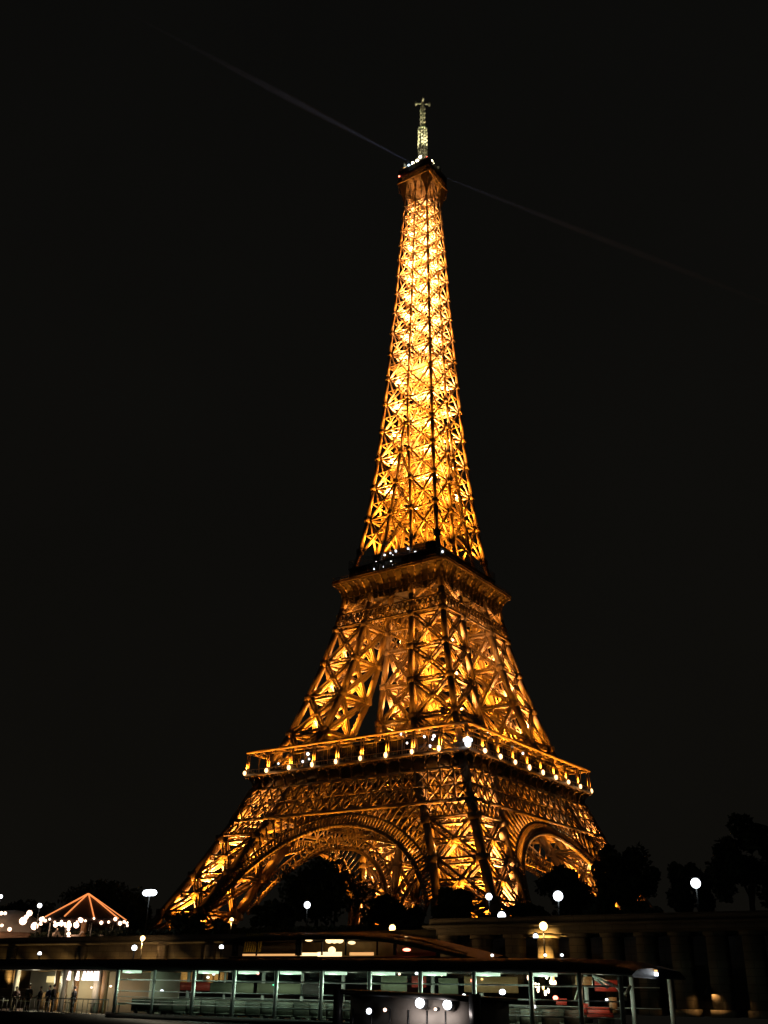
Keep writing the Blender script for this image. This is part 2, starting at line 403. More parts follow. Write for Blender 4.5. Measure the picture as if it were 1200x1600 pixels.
# ---- bands and middle bay lattices below the second platform
for F, n in zip(SIDES, NRM):
    g = MB(); s = lambda z: S(z)+.1
    trellis(g, F, 101.6, 105.6, s(101.6), s(105.6), s(101.6), s(105.6), 1.75, .24, .22, (.5, .45), n=n)
    trellis(g, F, 103.6, 105.6, s(103.6), s(105.6), s(103.6)-.1, s(105.6)-.1, 1.75, .2, .2, (.2, .2), n=n)
    for z0, z1 in ((105.6, 111.5),):
        for q in range(3):
            ed = [(-S(z0), -S(z1), -A(z0), -A(z1)), (-A(z0), -A(z1), A(z0), A(z1)), (A(z0), A(z1), S(z0), S(z1))][q]
            xpanel(g, F(ed[0], S(z0)-.3, z0), F(ed[2], S(z0)-.3, z0), F(ed[1], S(z1)-.3, z1), F(ed[3], S(z1)-.3, z1), n, .8, .5, .18, .12)
    # inner belt
    trellis(g, F, 101.6, 106, S(101.6), S(106), A(101.6)+.3, A(106)+.3, 2.6, .3, .25, (.5, .5), n=n)
    tp(g, 'upper_belt_girder', IRON)
# ---- second platform
H2 = 19.83
p2 = MB(); p2.box((0, 0, 115.3), (2*H2-.6, 2*H2-.6, .5))
plat2 = tp(p2, 'second_platform', DECKM)
cv = MB(); rb = MB(); lip = MB()
prof2 = [(17.35, 109.2), (17.4, 111.2), (17.7, 112.8), (18.3, 114.1), (19.1, 115.0), (19.7, 115.4)]
for F, n in zip(SIDES, NRM):
    for (o0, z0), (o1, z1) in zip(prof2[:-1], prof2[1:]):
        cv.poly([F(-o0, o0, z0), F(o0, o0, z0), F(o1, o1, z1), F(-o1, o1, z1), F(-o0, o0-.2, z0), F(o0, o0-.2, z0), F(o1, o1-.2, z1+.1), F(-o1, o1-.2, z1+.1)], [[0, 1, 2, 3], [7, 6, 5, 4]])
    for k in range(17):
        rb = MB(); a = -1+2*k/16; rb.pipe([F(a*o, o+.22, z) for o, z in prof2], .2, .5, n); rb.build('rib', IRON, plat2)
    lip.bar(F(-H2, H2, 115.8), F(H2, H2, 115.8), .3, .7, n); lip.bar(F(-H2, H2+.12, 116.3), F(H2, H2+.12, 116.3), .3, .25, n)
    for k in range(41): lip.bar(F(-H2+2*H2*k/40, H2-.1, 116.3), F(-H2+2*H2*k/40, H2-.1, 117.4), .05)
    lip.bar(F(-H2, H2-.1, 117.4), F(H2, H2-.1, 117.4), .1, .1, n)
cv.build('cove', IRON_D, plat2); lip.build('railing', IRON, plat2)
up = MB(); up.box((0, 0, 118.3), (27, 27, 4.6)); up.box((0, 0, 120.9), (33, 33, .5))
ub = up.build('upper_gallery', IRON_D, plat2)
um = MB()
for F, n in zip(SIDES, NRM):
    for k in range(23): um.bar(F(-16.4+32.8*k/22, 16.4, 121.1), F(-16.4+32.8*k/22, 16.4, 123.6), .07); 
    for zz in (121.7, 122.3, 123.0, 123.6): um.bar(F(-16.4, 16.4, zz), F(16.4, 16.4, zz), .09)
    for k in range(11): um.bar(F(-16+32*k/10, 16.2, 115.8), F(-16+32*k/10, 16.2, 120.7), .3)
    um.bar(F(-11, 9.5, 124.5), F(11, 9.5, 124.5), 3.0, 3.6, n)
um.build('fence', IRON_D, ub)
for (px, py, r) in ((584.5, 889, .28), (588, 878, .26), (592, 881, .2), (599.5, 885.5, .26), (601, 867, .38), (610, 864, .32), (614, 867, .2), (618.5, 861, .4), (611, 876, .36), (614, 882, .22), (637.5, 857, .34), (649, 863, .42), (691.5, 862, .4), (640, 859, .15)):
    c = at(px, py, -15.5); sl = MB(); sl.sphere(c, r, n=6, m=4); sl.build('bulb', E_SMALL, plat2)

for F, n in zip(SIDES, NRM):
    for a in (-15.5, -9, -3, 3, 9, 15.5):
        lamp('SPOT', F(a, 18.9, 112.6-10.5), 120, SODIUM, .12, tower, tuple(n*.12+V3(0, 0, 1)), 140, .5, 'tower_spot')  # added spots under the cove, brighten the lip and ribs
# ---- upper shaft
sh = MB(); pn = MB()
posts = {k: MB() for k in range(8)}
for z0, z1 in zip([115.8]+UPN[:-1], UPN):
    ch = float(np.interp(z0, [115, 180, 260], [1.0, .75, .5])); first = z0 < 120
    wid = float(np.interp(z0, [115, 180, 260], [.85, .65, .45])); dep = wid*.6; rl = float(np.interp(z0, [115, 260], [.2, .13])); lc = rl*.6
    for q, (F, n) in enumerate(zip(SIDES, NRM)):
        s0, s1, a0_, a1_ = S(z0), S(z1), A(z0), A(z1)
        # corner post shared by two sides: draw per side at +s end
        sh_post = posts[q]
        sh_post.bar(F(s0-ch/2, s0-ch/2, z0), F(s1-ch/2, s1-ch/2, z1), ch, ch, n); sh_post.box(F(s1-ch/2, s1-ch/2, z1), (ch*1.7, ch*1.7, ch*1.7))
        gap = a1_ > .3
        for sg in ((-1, 1) if gap else (1,)):
            posts[4+q].bar(F(sg*a0_, s0-ch*.4, z0), F(sg*a1_, s1-ch*.4, z1), ch*.85, ch*.8, n)
            if not first: posts[4+q].box(F(sg*a1_, s1-ch*.4, z1), (ch*1.5, ch*1.5, ch*1.5))
            if gap and z0 < 175:
                posts[4+q].bar(F(sg*a0_, a0_, z0), F(sg*a1_, a1_, z1), ch*.7, ch*.7, n)
        if not first:
            for sg in (-1, 1):
                xbars(pn, F(sg*(a0_+.3), s0-ch*.95, z0), F(sg*(s0-ch), s0-ch*.95, z0), F(sg*(a1_+.3), s1-ch*.95, z1), F(sg*(s1-ch), s1-ch*.95, z1), n, wid*.75, wid*.55)
                if gap:
                    xbars(pn, F(sg*a0_, s0-ch, z0)-n*0, F(sg*a0_, a0_+.3, z0), F(sg*a1_, s1-ch, z1), F(sg*a1_, a1_+.3, z1), np.roll(n, 1), wid*.7, wid*.55)
            if a1_ > 1.2:   # thin lattice between the two legs
                girder(pn, F(-a1_, s1-.6, z1), F(a1_, s1-.6, z1), n, wid*1.1, dep, rl, lc)
                girder(pn, F(-a0_, s0-.6, z0), F(a1_, s1-.6, z1), n, wid*.7, dep, rl*.8, lc); girder(pn, F(a0_, s0-.6, z0), F(-a1_, s1-.6, z1), n, wid*.7, dep, rl*.8, lc)
            # horizontal wind truss fanning in from the post (caught by the lamps below)
            for f in (-.66, -.33, .33, .66):
                pn.bar(F(f*s1, s1-ch, z1-.1), F(f*s1*.4, s1*.35, z1-.1), .45, .16, (0, 0, 1))
            pn.bar(F(-s1*.4, s1*.4, z1), F(s1*.4, s1*.4, z1), .5, .3, (0, 0, 1))
            pn.bar(F(-s1*.72, s1*.72, z1), F(s1*.72, s1*.72, z1), .35, .25, (0, 0, 1))
            pn.bar(F(s1-ch, s1-ch, z1-.25), F(0, 0, z1-.25), .55, .3, (0, 0, 1))
            if z1-z0 > 8:
                zm = (z0+z1)/2; sm = S(zm)
                pn.bar(F(-sm+ch, sm-ch, zm), F(sm-ch, sm-ch, zm), .22, .3, (0, 0, 1))
shaft = tp(pn, 'upper_shaft', IRON)
for k in range(4):
    posts[k].build('corner_post', IRON, shaft); posts[4+k].build('inner_post', IRON, shaft)
lf = MB(); stw = MB()
for z0 in np.arange(121, 270, 3.0):
    for a, b in ((-1.9, -1.9), (1.9, -1.9), (1.9, 1.9), (-1.9, 1.9)):
        c = .8 if z0 > 235 else 1; lf.bar((a*c, b*c, z0), (a*c, b*c, z0+3), .22)
    for a in (-1, 1):
        lf.bar((a*1.9, -1.9, z0), (a*1.9, 1.9, z0+3), .16); lf.bar((-1.9, a*1.9, z0), (1.9, a*1.9, z0+3), .16)
        lf.bar((a*1.9, -1.9, z0), (a*1.9, 1.9, z0), .18); lf.bar((-1.9, a*1.9, z0), (1.9, a*1.9, z0), .18)
    if z0 > 180: continue
    k = int(z0/3) % 4; P4 = [(-3.2, -2.8), (3.2, -2.8), (3.2, 2.8), (-3.2, 2.8)]; sc = min(1., S(z0)/6.4)
    a, b = P4[k], P4[(k+1) % 4]; stw.bar((a[0]*sc, a[1]*sc, z0), (b[0]*sc, b[1]*sc, z0+3), .8, .14, (0, 0, 1)); stw.bar((a[0]*sc, a[1]*sc, z0+1), (b[0]*sc, b[1]*sc, z0+4), .08)
lf.build('lift_shaft', IRON, shaft); stw.build('staircase', IRON, shaft)
ip = MB()    # intermediate platform
ip.box((0, 0, 195.6), (9.5, 9.5, .35))
for F, n in zip(SIDES, NRM):
    for zz in (195.9, 197.0): ip.bar(F(-8.3, 8.3, zz), F(8.3, 8.3, zz), .25, .2, n)
    for k in range(9): ip.bar(F(-8+2*k, 8.0, 195.6), F(-4+k, 4.8, 195.6), .25, .2, n)
ip.build('intermediate_platform', IRON, shaft)

# ---- summit
H3 = 6.87
p3 = MB(); p3.box((0, 0, 278.0), (2*H3, 2*H3, .5)); plat3 = tp(p3, 'third_platform', IRON)
bk = MB()
for F, n in zip(SIDES, NRM):
    for sg in (-1, 1):
        tri = [F(sg*H3*.95, H3*.95, 277.6), F(sg*2.9, H3*.93, 277.6), F(sg*4.2, 5.3, 272.5), F(sg*4.75, 4.95, 268.2)]
        cg = MB(); cg.poly([*tri, *[p-n*.15 for p in tri]], [[0, 1, 2, 3], [7, 6, 5, 4]]); cg.build('corner_gusset', IRON_D, plat3)
    bk.bar(F(-4.6, 4.6, 267), F(4.3, 4.3, 277.8), .35) if False else None
    for a in (-1, -.5, 0, .5, 1):
        pts = []
        for t in np.linspace(0, 1, 7):
            o = 4.9+(H3-4.9)*(1-math.cos(t*PI/2)); zz = 269.5+8.2*math.sin(t*PI/2); pts.append(F(a*o, o, zz))
        bk.pipe(pts, .28, .4, n)
        bk.bar(F(a*4.75, 4.75, 268), F(a*4.6, 4.6, 277.8), .3, .3, n)
    bk.bar(F(-H3, H3, 277.75), F(H3, H3, 277.75), .3, .5, n)
    girder(bk, F(-4.7, 4.7, 273), F(4.7, 4.7, 273), n, .6, .4, .14, .1)
    for sg in (-1, 1):   # hoop brackets out at the corners
        pts = [F(sg*(5.0+1.9*(1-math.cos(t))*.9), 5.0+1.9*(1-math.cos(t))*.9, 272.2+5.4*math.sin(t)) for t in np.linspace(0, PI/2, 7)]
        bk.pipe(pts, .25); bk.bar(F(sg*6.6, 6.6, 277.5), F(sg*6.3, 6.3, 273.6), .22); bk.bar(F(sg*6.3, 6.3, 273.6), F(sg*5.0, 5.0, 272.2), .22)
bk.build('brackets', IRON, plat3)
cb = MB(); cb.box((0, 0, 281.3), (12.9, 12.9, 6.0)); cb.box((0, 0, 284.6), (11.6, 11.6, .7)); cab = cb.build('summit_cabin', IRON_D, plat3)
cm = MB()
for F, n in zip(SIDES, NRM):
    for k in range(13): cm.bar(F(-6.5+13*k/12, 6.56, 278.3), F(-6.5+13*k/12, 6.56, 284.5), .12, .14, n)
    for zz in (279.6, 281.0, 284.3): cm.bar(F(-6.6, 6.58, zz), F(6.6, 6.58, zz), .14, .12, n)
    for k in range(17): cm.bar(F(-5.7+11.4*k/16, 5.7, 284.9), F(-5.7+11.4*k/16, 5.7, 286.0), .06)
    cm.bar(F(-5.7, 5.7, 286), F(5.7, 5.7, 286), .1, .1, n)
cm.build('window_bars', IRON_D, cab)
dm = MB(); dm.cyl((0, 0, 284.9), (0, 0, 288.2), 3.2, 2.9, 12); dm.cyl((0, 0, 288.2), (0, 0, 290.2), 2.9, 1.6, 12)
for k in range(8):
    t = 2*PI*k/8; dm.pipe([(4.6*math.cos(t), 4.6*math.sin(t), 284.9), (3.8*math.cos(t), 3.8*math.sin(t), 288.8), (2.2*math.cos(t), 2.2*math.sin(t), 292.3)], .28)
dm.build('summit_dome', MASTM, plat3)
an = MB(); an.box((0, 0, 299.5), (1.5, 1.5, 17)); an.box((0, 0, 314), (.8, .8, 12))
def mast(z0, z1, w0, w1, step, r):
    zz = np.arange(z0, z1+.01, step)
    for a, b in zip(zz[:-1], zz[1:]):
        wa = w0+(w1-w0)*(a-z0)/(z1-z0); wb = w0+(w1-w0)*(b-z0)/(z1-z0)
        for F in SIDES:
            an.bar(F(wa/2, wa/2, a), F(wb/2, wb/2, b), r); an.bar(F(-wa/2, wa/2, a), F(wb/2, wb/2, b), r*.7); an.bar(F(wa/2, wa/2, a), F(-wb/2, wb/2, b), r*.7); an.bar(F(-wb/2, wb/2, b), F(wb/2, wb/2, b), r*.8)
mast(290, 308, 2.5, 2.2, 1.5, .24); mast(306.5, 320, 1.3, 1.1, 1.2, .22); an.cyl((0, 0, 289), (0, 0, 324), .45, .25, 8)
for zz in np.arange(296, 307.5, 1.9):
    for F in SIDES:
        for a in (-.65, .65): an.box(F(a, 1.4, zz), (.55, .55, 1.3))
for zz in np.arange(309, 320, 2.2):
    for F in SIDES: an.box(F(0, .95, zz), (.5, .5, 1.2))
an.bar((-2.1, -1.6, 321), (2.1, 1.6, 321), .5); an.bar((1.6, -2.1, 321.2), (-1.6, 2.1, 321.2), .4)
for a in (-1, 1): an.box((a*2.1, a*1.6, 321), (.75, .75, 1.7)); an.box((-a*1.6, a*2.1, 321.2), (.6, .6, 1.4))
an.box((0, 0, 322.6), (1.0, 1.0, 2.4))
an.build('antenna_mast', MASTM, plat3)
for m_, name, lst in ((E_RED, 'aircraft_warning_light', ((-6.3, -6.5, 281.6, .34), (5.0, -4.6, 286.4, .4))), (E_YEL, 'summit_floodlight', ((-1.2, -5.0, 286.6, .62), (.6, -4.6, 287.0, .7), (1.7, -4.4, 288.6, .5), (5.2, -1.9, 286.6, .6), (5.2, -.5, 286.4, .45), (1.4, -3.6, 289.7, .4))), (E_BLUE, 'beacon_lens', ((-2.8, -5.2, 286.2, .5),)), (E_GLOW, 'summit_floodlight', ((-4.9, -5.2, 286.2, .45), (5.2, 3.4, 286.2, .4)))):
    for x, y, zz, r in lst:
        q = MB(); q.sphere((x, y, zz), r); q.build(name, m_, plat3)
hb = MB()
for x, y in ((-4.9, -5.2), (5.2, 3.4)): hb.box((x-.3, y, 287.0), (1.3, 1.3, 2.0))
hb.build('beacon_housing', MASTM, plat3)

# ---- projectors inside the ironwork (the tower's own lamps)
K = 1.0
def tl(loc, e, d=(0, 0, 1), ang=150, colr=SODIUM, r=.2):
    o = lamp('SPOT', (loc[0], loc[1], loc[2]-10.5), e*K, colr, r, tower, d, ang, .5, 'tower_spot'); return o
for i in (-1, 1):
    for j in (-1, 1):
        for z0, e in ((17.5, 50000), (25, 80000), (34, 56000), (42, 4500), (49, 900), (58.5, 40000), (70, 46000), (81, 34000), (91.5, 17000), (102.5, 5500)):
            m = (S(z0)+A(z0))/2; tl((i*m, j*m, z0), e, (-i*.25, -j*.25, 1))
            if e > 4000: tl((i*(m+2.5), j*(m-2.5), z0+2), e*.6, (-i*.25, -j*.25, 1), 165, HOT)
        for z0, z1 in zip(UPN[:5], UPN[1:6]):
            m = (S(z0)+A(z0))/2+.4; tl((i*m, j*m, z0+1.0), 40000, (-i*.1, -j*.1, 1), 150)
for z0, z1 in zip(UPN[:-1], UPN[1:]):
    s = S(z0); e = float(np.interp(z0, [127, 180, 200, 235, 250, 262], [32000, 46000, 54000, 38000, 16000, 3500]))
    for i, j in ((1, -1), (-1, 1), (-1, -1), (1, 1)):
        f = .42 if z0 > 175 else .15
        if z0 > 175 or i == j: tl((i*s*f, j*s*f, z0+.8), e*(.17 if z0 > 175 else .28), (0, 0, 1), 155)
        if z0 > 130 and z0 < 262: tl((i*s*(.62 if z0 < 190 else .5), j*s*(.62 if z0 < 190 else .5), z1-1.5), e*.62, (0, 0, 1), 165, HOT)
tl((0, 0, 269), 150, (0, 0, 1), 165)
for i, j in ((1, -1), (-1, -1), (1, 1)): tl((i*3, j*3, 266), 120, (i*.3, j*.3, 1), 120)
for i, j in ((1, -1), (-1, -1), (1, 1)): tl((i*4.6, j*4.6, 285.2), 1500, (-i*.25, -j*.25, 1), 80, (1, .88, .5))
for i, j in ((3.4, -3.4), (-3.4, -3.4), (3.4, 3.4)): tl((i, j, 293), 17000, (-i*.075, -j*.075, 1), 30, (1, .90, .48))
tl((36.4, 6, 31), 9000, (.24, .12, 1), 60, (1, .70, .4))  # added in the open air below the right arch, whitens its soffit
for F in SIDES:
    for sg in (-1, 1):
        for aa, zz, e in ((26, 21, 48000), (13, 32.5, 15000)): tl(F(sg*aa, 36.6, zz), e, tuple(F(sg*aa*.62, 40.5, 41)-F(sg*aa, 36.6, zz)), 70)  # added spots below each arch, turn rim and soffit golden

for i, j in ((1.5, -1.5), (-1.5, -1.5), (1.5, 1.5)): tl((i, j, 307), 900, (-i*.07, -j*.07, 1), 50, (1, .90, .48))
# lamps added in the plane of each face to brighten the outward bracing
for F in SIDES:
    for sg in (-1, 1):
        for z0, e in ((18, 900), (25, 1400), (34, 1200), (58.6, 1300), (70, 1900), (81, 1600), (91, 900)):
            ch = 1.75 if z0 < 50 else 1.35
            p = F(sg*(S(z0)+A(z0))/2, S(z0)-ch*.22, z0); q = F(sg*(S(z0+6)+A(z0+6))/2, S(z0+6)-ch*.22, z0+6)
            tl(p, e, tuple(q-p), 150)
        for z0, z1 in zip(UPN[:-1], UPN[1:]):
            e = float(np.interp(z0, [127, 180, 235, 262], [3000, 3200, 2200, 500])); m = (S(z0)+A(z0))/2
            p = F(sg*m, S(z0)-.12, z0); q = F(sg*m, S(z1)-.12, z1); tl(p, e, tuple(q-p), 150, r=.1)
# ---- searchlight beams: lit night air in two slim cones along the beams
BEAM = bpy.data.materials.new('lit_air'); BEAM.use_nodes = True; n = BEAM.node_tree; n.nodes.clear()
ou = n.nodes.new('ShaderNodeOutputMaterial'); vs_ = n.nodes.new('ShaderNodeVolumeScatter'); vs_.inputs['Color'].default_value = (.8, .85, 1, 1)
vs_.inputs['Density'].default_value = .0022; vs_.inputs['Anisotropy'].default_value = .0; n.links.new(vs_.outputs[0], ou.inputs['Volume'])
for (wx, wy, L, e) in ((-.804, -.594, 120, 560000), (.876, .482, 260, 220000)):
    dx, dy, _ = Rw.T @ V3(wx, wy, 0)
    o0 = V3(0, 0, 287.2)+V3(dx, dy, 0)*6.5; o1 = o0+V3(dx, dy, 0)*L
    om = o0*.62+o1*.38; b_ = MB(); b_.cyl(o0, om, .45, 1.35, 16, False); b_.cyl(om, o1, 1.35, .08, 16, False)
    b_.v += [tuple(o0), tuple(o1)]; b_.f += [[64, (k+1) % 16, k] for k in range(16)]+[[65, 48+k, 48+(k+1) % 16] for k in range(16)]; ob = b_.build('searchlight_beam', BEAM, plat3)
    lamp('SPOT', (*(o0-V3(dx, dy, 0)*3.0)[:2], 287.2-10.5), e, (.62, .72, 1), .12, tower, (dx, dy, 0), 2.4, .3, 'searchlight')

# ================================================================== GROUND, QUAY, WATER
WZ, LZ, TZ = 2.2, 4.2, 9.0      # water, lower quay, street level
VQ = -163.0                      # line of the quay wall
EARTH = mat('earth', (.06, .055, .045), .9, var=.3, vscale=.2)
ASPH = mat('asphalt', (.05, .05, .05), .85, var=.2, vscale=.5, bump=.2)
def stone(name, c1, c2, sx, sy):
    m = mat(name, c1, .8); n = m.node_tree; b = n.nodes['Principled BSDF']
    t = n.nodes.new('ShaderNodeTexCoord'); mp = n.nodes.new('ShaderNodeMapping'); mp.inputs['Rotation'].default_value = (PI/2, 0, 0)
    br = n.nodes.new('ShaderNodeTexBrick'); br.inputs['Scale'].default_value = 1; br.inputs['Brick Width'].default_value = sx; br.inputs['Row Height'].default_value = sy
    br.inputs['Mortar Size'].default_value = .03; br.inputs['Color1'].default_value = (*c1, 1); br.inputs['Color2'].default_value = (*c2, 1); br.inputs['Mortar'].default_value = (*[c*.5 for c in c1], 1)
    no = n.nodes.new('ShaderNodeTexNoise'); no.inputs['Scale'].default_value = .35; no.inputs['Detail'].default_value = 8
    mx = n.nodes.new('ShaderNodeMix'); mx.data_type = 'RGBA'; mx.blend_type = 'MULTIPLY'; mx.inputs[0].default_value = .8
    n.links.new(t.outputs['Object'], mp.inputs[0]); n.links.new(mp.outputs[0], br.inputs[0]); n.links.new(t.outputs['Object'], no.inputs[0])
    rr = n.nodes.new('ShaderNodeValToRGB'); rr.color_ramp.elements[0].position = .3; rr.color_ramp.elements[0].color = (.35, .33, .3, 1); rr.color_ramp.elements[1].position = .7; n.links.new(no.outputs[0], rr.inputs[0])
    n.links.new(br.outputs[0], mx.inputs[6]); n.links.new(rr.outputs[0], mx.inputs[7]); n.links.new(mx.outputs[2], b.inputs['Base Color'])
    return m
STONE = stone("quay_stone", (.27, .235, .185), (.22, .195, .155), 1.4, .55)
STONE_D = stone('dimmed_quay_stone', (.13, .12, .10), (.10, .09, .08), 1.4, .55)  # darker copy of the quay stone; the arcade's lack of light put into colour

g = MB(); g.poly([(-4000, VQ+.2, TZ), (4000, VQ+.2, TZ), (4000, 6000, TZ), (-4000, 6000, TZ)], [[0, 1, 2, 3]]); tag(g.build('ground', EARTH), kind='structure')
g = MB(); g.poly([(-4000, VQ+3, TZ+.004), (4000, VQ+3, TZ+.004), (4000, VQ+15, TZ+.004), (-4000, VQ+15, TZ+.004)], [[0, 1, 2, 3]]); tag(g.build('road', ASPH), kind='structure')
WATER = mat('river_water', (.006, .008, .007), .07, spec=.5); n = WATER.node_tree; b = n.nodes['Principled BSDF']
t = n.nodes.new('ShaderNodeTexCoord'); mp = n.nodes.new('ShaderNodeMapping'); mp.inputs['Scale'].default_value = (.55, 1.3, 1); no = n.nodes.new('ShaderNodeTexNoise'); no.inputs['Scale'].default_value = .9; no.inputs['Detail'].default_value = 4
bp = n.nodes.new('ShaderNodeBump'); bp.inputs['Strength'].default_value = .55; bp.inputs['Distance'].default_value = .35
n.links.new(t.outputs['Object'], mp.inputs[0]); n.links.new(mp.outputs[0], no.inputs[0]); n.links.new(no.outputs[0], bp.inputs['Height']); n.links.new(bp.outputs[0], b.inputs['Normal'])
b.inputs['IOR'].default_value = 1.33
g = MB(); g.poly([(-3000, -3000, WZ), (3000, -3000, WZ), (3000, VQ+3.4, WZ), (-3000, VQ+3.4, WZ)], [[0, 1, 2, 3]]); tag(g.build('water', WATER), kind='structure')
UA = U(670, VQ)
g = MB(); g.bar((-900, VQ-4, LZ-2), (UA, VQ-4, LZ-2), 4, 8, (0, 0, 1)); tag(g.build('lower_quay', STONE_D), kind='structure')

# the arcade starts here and runs right
qw = empty('quay_wall', ((UA-400)/2, VQ, LZ), 'long brown stone embankment wall at river level left of the dark arcade', 'wall')
g = MB(); L0, L1 = -500-qw.location.x, UA-qw.location.x
g.bar((L0, .5, (TZ-LZ)/2), (L1, .5, (TZ-LZ)/2), TZ-LZ-.01, 1.0, (0, 0, 1)); g.build('wall', STONE, qw)
g = MB(); g.bar((L0, .2, TZ-LZ+.32), (L1, .2, TZ-LZ+.32), .62, .4, (0, 0, 1)); g.build('parapet', STONE_D, qw)
g = MB(); g.bar((L0, .1, TZ-LZ-.1), (L1, .1, TZ-LZ-.1), .25, 1.0, (0, 0, 1)); g.build('string_course', STONE_D, qw)
for px in (20, 130, 255, 330):
    g = MB(); u0 = U(px, VQ)-qw.location.x; g.box((u0, -.25, 2.2), (1.2, .5, 4.4)); g.build('buttress', STONE, qw)
arc = empty('embankment_arcade', (UA, VQ, 3.3), 'shadowed stone arcade of square openings along the embankment, right of the centre', 'arcade')
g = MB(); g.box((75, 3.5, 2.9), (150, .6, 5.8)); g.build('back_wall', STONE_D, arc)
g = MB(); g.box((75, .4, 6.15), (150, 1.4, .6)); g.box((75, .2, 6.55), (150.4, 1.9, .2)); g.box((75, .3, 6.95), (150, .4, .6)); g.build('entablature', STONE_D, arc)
pil = None
pxs = [700, 750, 802, 853, 903, 955, 1008, 1062, 1118, 1175, 1235]
for k, px in enumerate(pxs):
    u0 = U(px, VQ, 1470)-UA
    if pil is None:
        g = MB(); g.box((0, .4, 2.95), (1.35, 1.2, 5.9)); g.box((0, .4, .25), (1.7, 1.5, .5)); g.box((0, .4, 5.7), (1.65, 1.45, .3)); pil = g.build('pillar', STONE, arc); pil.location = (u0, 0, 0)
    else:
        c = pil.copy(); col.objects.link(c); c.location = (u0, 0, 0)

# ================================================================== STREET AND QUAY LAMPS
POLE = mat('lamp_post_paint', (.05, .055, .05), .5)
def street_lamp(px, py, v, base, label, m, r=.42, power=0, colr=(1, 1, 1), wide=False, arm=0., group='white street lamps along the upper quay'):
    c = at(px, py, v); t = empty('street_lamp', (c[0], c[1], base), label, 'street lamp', group); h = c[2]-base
    g = MB(); g.cyl((arm, 0, 0), (arm, 0, .8), .17, .13); g.cyl((arm, 0, .8), (arm, 0, h-.25 if not arm else h+.4), .09, .055)
    if arm: g.pipe([(arm, 0, h+.4), (arm*.6, 0, h+.6), (arm*.1, 0, h+.45)], .08)
    g.build('post', POLE, t)
    g = MB(); g.cyl((0, 0, h-.3), (0, 0, h-.12), .1, .2); g.build('lamp_collar', POLE, t); g = MB(); g.cyl((0, 0, h+r*.7), (0, 0, h+r*1.05), r*.8, .05); g.build('lamp_cap', POLE, t)
    g = MB()
    if wide: g.sphere((-.6, 0, h), r*.9, r*.7); g.sphere((.0, 0, h), r, r*.72); g.sphere((.6, 0, h), r*.9, r*.7)
    else: g.sphere((0, 0, h), r*.7, n=14, m=10)
    g.build('globe', m, t, True)
    if power and colr is not WH: lamp('POINT', (0, -.05, h-r-.1), power*.8, colr, .1, t)
    return t
WH = (.82, .9, 1)
for a in (
    (234, 1395, -150, TZ, 'wide triple-headed white street lamp between the carousel and the tower leg', E_WHITE, .55, 500, WH, True),
    (62, 1415, -152, TZ, 'white street lamp rising above the fairground tent on the left', E_WHITE, .42, 300, WH),
    (1, 1401, -150, TZ, 'white street lamp cut by the left edge of the picture', E_WHITE, .4, 200, WH),
    (480, 1414, -152, TZ, 'white street lamp in front of the big round tree under the arch', E_WHITE, .50, 300, WH),
    (524, 1413, -120, TZ, 'faint small white lamp just right of the lamp under the arch', E_SMALL, .3, 0, WH),
    (764, 1401, -150, TZ, 'upper of the two white lamps at the foot of the nearest tower leg', E_WHITE, .46, 300, WH),
    (784, 1431, -158, TZ, 'lower of the two white lamps at the foot of the nearest tower leg', E_WHITE, .52, 300, WH),
    (872, 1400, -156, TZ, 'bright white street lamp standing right of the nearest tower leg', E_WHITE, .62, 500, WH),
    (1087, 1380, -156, TZ, 'lone white street lamp before the dark trees on the far right', E_WHITE, .58, 500, WH)):
    street_lamp(*a)
OW = (1, .55, .2)
for a in (
    (613, 1450, -166, LZ, 'warm orange quay lamp above the curved roof of the moored boat', E_SODIUM, .40, 500, OW, False, 0., 'warm quay lamps'),
    (849, 1447, -166.5, LZ, 'warm orange lamp in front of the lit arcade pillar', E_SODIUM, .46, 60, OW, False, 0., 'warm quay lamps'),
    (223, 1466, -165.5, LZ, 'warm white quay lamp lighting the wall left of centre', E_WARM, .36, 500, OW, False, 0., 'warm quay lamps'),
    (362, 1437, -156, TZ, 'small warm double lamp below the left tower leg', E_WARM, .3, 200, OW, False, 0., 'warm quay lamps'),
    (210, 1481, -168, LZ, 'white lamp low on the quay, beside the warm one left of centre', E_WHITE, .38, 120, WH, False, 0., 'white quay lamps'),
    (62, 1490, -168, LZ, 'small white lamp low on the quay at far left', E_WHITE, .28, 60, WH, False, 0., 'white quay lamps'),
    (346, 1480, -168, LZ, 'small white lamp low on the quay beside the moored boat', E_WHITE, .3, 60, WH, False, 0., 'white quay lamps'),
    (837, 1463, -169, LZ, 'small white lamp just left of the lit arcade pillar', E_SMALL, .3, 30, WH, False, 0., 'white quay lamps')):
    street_lamp(*a)
# wash spots set in front of the embankment wall (they light the brown stone)
for px, py, e in ((10, 1476, 160), (55, 1476, 200), (95, 1474, 240), (125, 1476, 160), (185, 1478, 90), (228, 1490, 420), (275, 1478, 130), (325, 1480, 150), (800, 1476, 30)):
    c = at(px, py, VQ-2.0); L = lamp('SPOT', (c[0], VQ-1.5, LZ+.3), e*2.8 if px < 700 else e*.5, (1, .56, .16), .15, None, (0, .62, 1), 110, .9, 'wash_spot')

lamp('SPOT', (U(853, VQ, 1470), VQ-3.0, 4.4), 22000, (1, .52, .12), .15, None, (0, .8, 1), 36, .9, 'wash_spot')  # added spot, brightens the pillar behind the warm lamp
